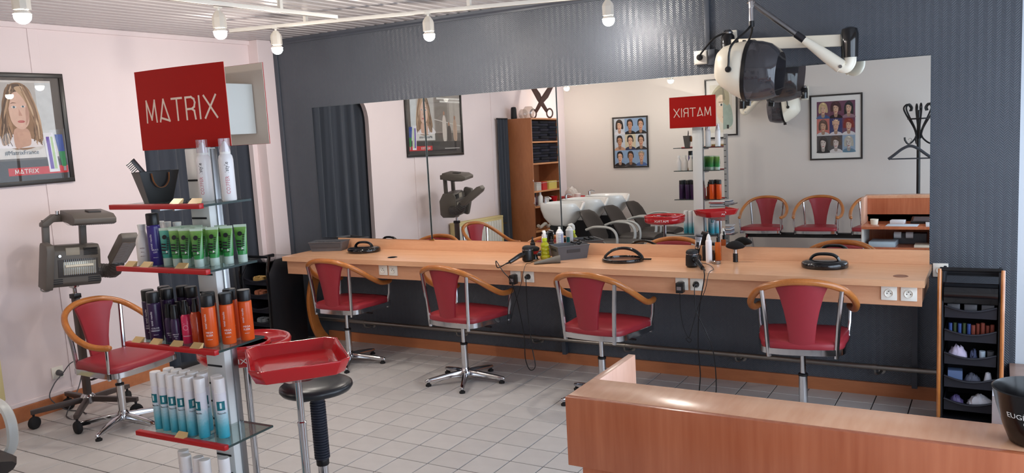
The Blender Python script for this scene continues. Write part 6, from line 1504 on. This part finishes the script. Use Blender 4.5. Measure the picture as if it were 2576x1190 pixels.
MB().tube(catmull([(-0.23, 0, -0.165), (-0.17, 0, -0.12), (-0.08, 0, -0.05), (0, 0, -0.02), (0.08, 0, -0.05), (0.17, 0, -0.12), (0.23, 0, -0.165)], 5), 0.014, 8, flat=(1, 1.2)).build('shoulders', mat('hanger_grey', (62, 64, 70), 0.4), hg)
MB().cyl((-0.22, 0, -0.165), (0.22, 0, -0.165), 0.008, 8).build('bar', mat('hanger_grey', (62, 64, 70), 0.4), hg)
MB().tube(catmull([(0, 0, -0.03), (0, 0, 0.02), (0.02, 0, 0.05), (0.0, 0, 0.07), (-0.02, 0, 0.05)], 5), 0.0028, 6).build('hook', M_CHROME, hg)
# tall shelf unit against the pink wall, open side to +X
su = thing('shelf_unit', 'tall wooden open shelf unit standing in the corner by the pink wall', 'shelf unit', (0.0, -4.35, 0), 0)
ya, yb = -0.41, 0.41
for y in (ya, yb-0.02): MB().span((0.02, y, 0), (0.40, y+0.02, 2.0)).build('side_panel', M_UNITW, su, bevel=0.001)
MB().span((0.02, ya+0.02, 0), (0.035, yb-0.02, 2.0)).build('back_panel', M_UNITW, su)
SHZ = [0.06, 0.52, 0.84, 1.04, 1.40, 1.68, 1.98]
for z in SHZ: MB().span((0.035, ya+0.02, z), (0.40, yb-0.02, z+0.02)).build('shelf', wood('unit_shelf', (196, 130, 84), (214, 150, 104), (1, 1, 1), 0.4), su, bevel=0.001)
for z in (1.19, 0.90): MB().tube(catmull([(0.39, -0.385, z+0.1), (0.40, -0.38, z-0.02), (0.41, 0, z-0.03), (0.40, 0.38, z-0.02), (0.39, 0.385, z+0.1)], 4), 0.004, 6).build('wire_rail', M_CHROME, su)
m_tow = [mat('towel_black', (26, 26, 34), 0.95, bump=0.5, bscale=200), mat('towel_navy', (38, 38, 52), 0.95, bump=0.5, bscale=200)]
for zi, cnt in ((4, 7), (5, 8)):
    for colk, yc in enumerate((-0.24, 0.0, 0.235)):
        z = SHZ[zi]+0.0205; hh = 0.25/cnt if zi == 4 else 0.265/cnt
        for k in range(cnt):
            o = MB().span((-0.15, -0.11, 0), (0.15, 0.11, hh-0.0015)).build('folded_towel', m_tow[(k+colk) % 2], loc=(0.21+0.012*((k*7+colk) % 3-1), -4.35+yc+0.004*((k*5) % 3-1), z), bevel=0.008)
            tag(o, 'dark folded towel in the stacks on the top shelf of the wooden unit' if zi == 5 else 'dark folded towel in the stacks on the second shelf of the wooden unit', 'towel', 'towels on the top shelf' if zi == 5 else 'towels on the second shelf')
            z += hh
for k, (y, z, c) in enumerate(((-4.45, 1.93, 0), (-4.35, 1.78, 1), (-4.2, 1.62, 2))): pass
# bottles and tubs on the lower shelves
def simple_bottle(label, loc, r, H, m, mc, cap=0.2):
    t = thing('bottle', label, 'bottle', loc, 0)
    MB().lathe([(0, 0), (r*0.95, 0), (r, 0.004), (r, H*(0.72-cap*0.3)), (r*0.5, H*(0.9-cap*0.4)), (r*0.4, H*(1-cap)), (0, H*(1-cap))], 18).build('body', m, t)
    MB().lathe([(0, H*(1-cap)-0.002), (r*0.45, H*(1-cap)-0.002), (r*0.4, H), (0, H)], 14).build('cap', mc, t)
    return t
zS = SHZ[3]+0.0202-0.20
simple_bottle('slim white bottle at the towel unit\'s front edge, third shelf', (0.34, -4.02, 0.8602), 0.028, 0.17, M_WHITE, M_CREAMP)
simple_bottle('dark wine bottle-shaped flask on the third shelf of the wooden unit', (0.33, -4.10, 0.8602), 0.03, 0.172, mat('wine_plastic', (70, 30, 36), 0.3), M_BLACK)
simple_bottle('tall white squeeze bottle on the third shelf of the wooden unit', (0.35, -4.19, 0.8602), 0.036, 0.174, M_WHITE, M_WHITE)
tag(MB().lathe([(0, 0), (0.032, 0), (0.034, 0.085), (0.035, 0.087), (0.035, 0.105), (0, 0.107)], 18).build('white_tub', M_WHITE, loc=(0.35, -4.36, 0.8602)), 'small white lidded tub on the third shelf of the wooden unit', 'tub')
tag(MB().lathe([(0, 0), (0.04, 0), (0.06, 0.05), (0.056, 0.05), (0.036, 0.004), (0, 0.004)], 20).build('tint_bowl', M_BLACKG, loc=(0.33, -4.46, 0.8602)), 'black tint bowl on the third shelf of the wooden unit', 'bowl')
tag(MB().lathe([(0, 0), (0.04, 0), (0.055, 0.10), (0.05, 0.10), (0.036, 0.004), (0, 0.004)], 20).build('tint_bowl', M_REDP, loc=(0.34, -4.58, 0.8602)), 'red tint beaker on the third shelf of the wooden unit', 'beaker')
for k, (y, w, c, l) in enumerate(((-4.12, 0.06, (196, 190, 182), 'pale box file on the fourth shelf of the wooden unit'), (-4.28, 0.06, (196, 44, 40), 'red box on the fourth shelf of the wooden unit'), (-4.50, 0.11, (214, 190, 96), 'yellow box on the fourth shelf of the wooden unit'))):
    tag(MB().span((-0.06, -w, 0), (0.06, w, 0.11)).build('storage_box', mat('boxcol%d' % k, c, 0.5), loc=(0.32, y, SHZ[3]+0.0202), bevel=0.002), l, 'box')
tag(MB().tube(catmull([(0.0, -0.25, 0.04), (0.02, -0.15, 0.07), (0.0, -0.05, 0.03), (0.02, 0.05, 0.08), (0, 0.15, 0.04), (0.01, 0.22, 0.07)], 6), 0.022, 8).build('cable_bundle', mat('white_cable', (206, 200, 190), 0.5), loc=(0.34, -4.33, SHZ[1]+0.012)), 'loose pale cable coil on the low shelf of the wooden unit', 'cable')
# on top of the unit
bv = tag(MB().lathe([(0, 0), (0.036, 0), (0.04, 0.01), (0.036, 0.13), (0.03, 0.15), (0, 0.155)], 22).build('black_vase', M_BLACKM, loc=(0.12, -3.99, 2.0002)), 'small black cylindrical vase on top of the wooden unit', 'vase')
M_GLASSV = thin_glass('vase_glass', (240, 236, 232), 0.12, 0.14)
for y, r, l in ((-4.09, 0.06, 'small clear glass globe vase on top of the wooden unit beside the black vase'), (-4.235, 0.08, 'large clear glass globe vase on top of the wooden unit beside the scissors')):
    tag(MB().lathe([(0.0, 0), (r*0.5, 0), (r*0.85, r*0.4), (r, r), (r*0.9, r*1.55), (r*0.6, r*1.95), (r*0.55, r*2.0)], 28).build('glass_vase', M_GLASSV, loc=(0.2, y, 2.0002)), l, 'vase')
sc = thing('giant_scissors', 'giant brown wooden scissors ornament standing on its handles on the wooden unit', 'scissors', (0.2, -4.58, 2.0), math.radians(-29))
M_SCI = wood('scissor_wood', (74, 48, 42), (92, 62, 54), (1, 1, 1), 0.5)
for s in (-1, 1):
    a = math.radians(31)*s
    q = MB(); q.M = Matrix.Translation((0, s*0.006, 0.225)) @ Matrix.Rotation(a, 4, 'Y')
    q.prism([(-0.022, -0.15), (0.022, -0.15), (0.03, 0.0), (0.055, 0.1), (0.045, 0.36), (0.0, 0.40), (-0.03, 0.05)], -0.005, 0.005, 'y'); q.build('blade', M_SCI, sc, bevel=0.002)
    cx, cz = -math.sin(a)*0.215, 0.225-math.cos(a)*0.176
    n = 24
    b = MB(); b.loft([[(cx+(0.055 if j in (0, 3) else 0.034)*math.cos(2*PI*k/n)*0.9, s*0.006+(-0.005 if j < 2 else 0.005), cz+(0.07 if j in (0, 3) else 0.047)*math.sin(2*PI*k/n)) for j in range(4)] for k in range(n)], cap=False, closed=True); b.build('finger_ring', M_SCI, sc)
# wash basins and chairs in a row
def basin(label, loc, rz):
    t = thing('wash_basin', label, 'wash basin', loc, rz, 'wash basins')
    n = 28
    def sec(f, z, ox=0.0, cut=0.0):
        out = []
        for k in range(n):
            a = 2*PI*k/n; x = 0.25*f*math.copysign(abs(math.cos(a))**0.55, math.cos(a)); y = 0.27*f*math.copysign(abs(math.sin(a))**0.55, math.sin(a))
            zz_ = z
            if cut and x > 0: zz_ = z-cut*math.exp(-(y/0.075)**2)*(x/0.25)
            out.append((x+ox+(0.06*f*(math.cos(a) > 0)*math.cos(a)), y, zz_))
        return out
    b = MB(); b.loft([sec(0.42, 0.64), sec(0.6, 0.67), sec(0.85, 0.76), sec(0.97, 0.86, 0, 0.03), sec(1.0, 0.925, 0, 0.09), sec(0.98, 0.935, 0, 0.095), sec(0.9, 0.925, 0, 0.09), sec(0.8, 0.83, 0, 0.03), sec(0.5, 0.76), sec(0.1, 0.75)])
    b.build('bowl', M_WHITEG, t, smooth=60)
    b = MB(); b.loft([[(x*w, y*d, z) for x, y in ((-1, -1), (1, -1), (1, 1), (-1, 1))] for z, w, d in ((0, 0.15, 0.16), (0.55, 0.12, 0.13), (0.66, 0.13, 0.15))]); b.build('pedestal', M_BLACKM, t, bevel=0.015)
    MB().cyl((-0.2, 0.1, 0.93), (-0.2, 0.1, 0.99), 0.016, 12).tube(catmull([(-0.2, 0.1, 0.98), (-0.17, 0.1, 1.0), (-0.12, 0.09, 0.985)], 4), 0.010, 8).build('tap', M_CHROME, t)
    return t
M_BROWN = mat('brown_vinyl', (44, 36, 32), 0.5, bump=0.06, bscale=300); M_ARMG = mat('arm_grey', (186, 186, 182), 0.35)
def wash_chair(label, loc, rz):
    t = thing('wash_chair', label, 'chair', loc, rz, 'wash chairs')
    b = MB(); rings = []
    for y, z, w in ((0.02, 0.44, 0.20), (0.08, 0.445, 0.245), (0.3, 0.45, 0.25), (0.46, 0.45, 0.235), (0.52, 0.44, 0.2)):
        rings.append([(w*math.cos(2*PI*k/16), y, z+0.045*math.sin(2*PI*k/16)) for k in range(16)])
    b.loft(rings).build('seat', M_BROWN, t, smooth=60)
    b = MB(); rings = []
    for s, w in ((0, 0.17), (0.06, 0.215), (0.2, 0.235), (0.34, 0.23), (0.42, 0.2), (0.46, 0.13)):
        y = 0.03-s*0.45; z = 0.46+s*0.82
        rings.append([(w*math.cos(2*PI*k/16), y+0.028*math.sin(2*PI*k/16)+0.05*(math.cos(2*PI*k/16)*w/0.23)**2, z) for k in range(16)])
    b.loft(rings).build('backrest', M_BROWN, t, smooth=60)
    for s in (-1, 1): MB().tube(catmull([(s*0.27, -0.02, 0.63), (s*0.285, 0.1, 0.665), (s*0.285, 0.28, 0.655), (s*0.28, 0.36, 0.59), (s*0.27, 0.37, 0.48), (s*0.24, 0.33, 0.41)], 5), 0.018, 8, flat=(1.4, 0.8)).build('armrest', M_ARMG, t)
    MB().cyl((0, 0.2, 0.05), (0, 0.2, 0.42), 0.03, 16).build('column', M_CHROME, t)
    MB().lathe([(0, 0), (0.24, 0), (0.25, 0.008), (0.2, 0.025), (0.04, 0.05), (0, 0.05)], 28, (0, 0.2, 0)).build('base_plate', M_CHROME, t)
    return t
BL = ['white ceramic wash basin nearest the wooden shelf unit', 'white ceramic wash basin in the middle of the row of three', 'white ceramic wash basin at the cream wall end of the row']
CLb = ['brown wash chair with grey arms at the basin nearest the wooden shelf unit', 'brown wash chair with grey arms at the middle basin', 'brown wash chair with grey arms at the basin by the cream wall']
bs0 = wc0 = None
for k, y in enumerate((-3.74, -4.46, -5.18)):
    if k == 0: bs0 = basin(BL[0], (0.93, y, 0), 0); wc0 = wash_chair(CLb[0], (1.45, y, 0), math.radians(-90))
    else: dup(bs0, (0.93, y, 0), 0, BL[k]); dup(wc0, (1.45, y, 0), math.radians(-90), CLb[k])
# red tray on a pole at the back
rt2 = dup(rt, (0.36, -5.35, 0), 0.2, 'red service tray heaped with plastic bags in the far corner by the basins')
pb_ = thing('plastic_bag', 'crumpled translucent plastic bag lying on the red tray in the far corner', 'plastic bag', (0.31, -5.38, 0.853), 0.4)
cloth(21, 0.10, 0.08, 0.2).build('film', mat('bag_film', (214, 208, 202), 0.3, alpha=0.75), pb_, smooth=20)
tag(MB().lathe([(0, 0), (0.042, 0), (0.046, 0.09), (0.042, 0.095), (0, 0.095)], 18).build('white_tub', M_WHITE, loc=(0.455, -5.275, 0.853)), 'white tub standing on the red tray in the far corner', 'tub')
# grey chair arm reaching into the frame at the left edge
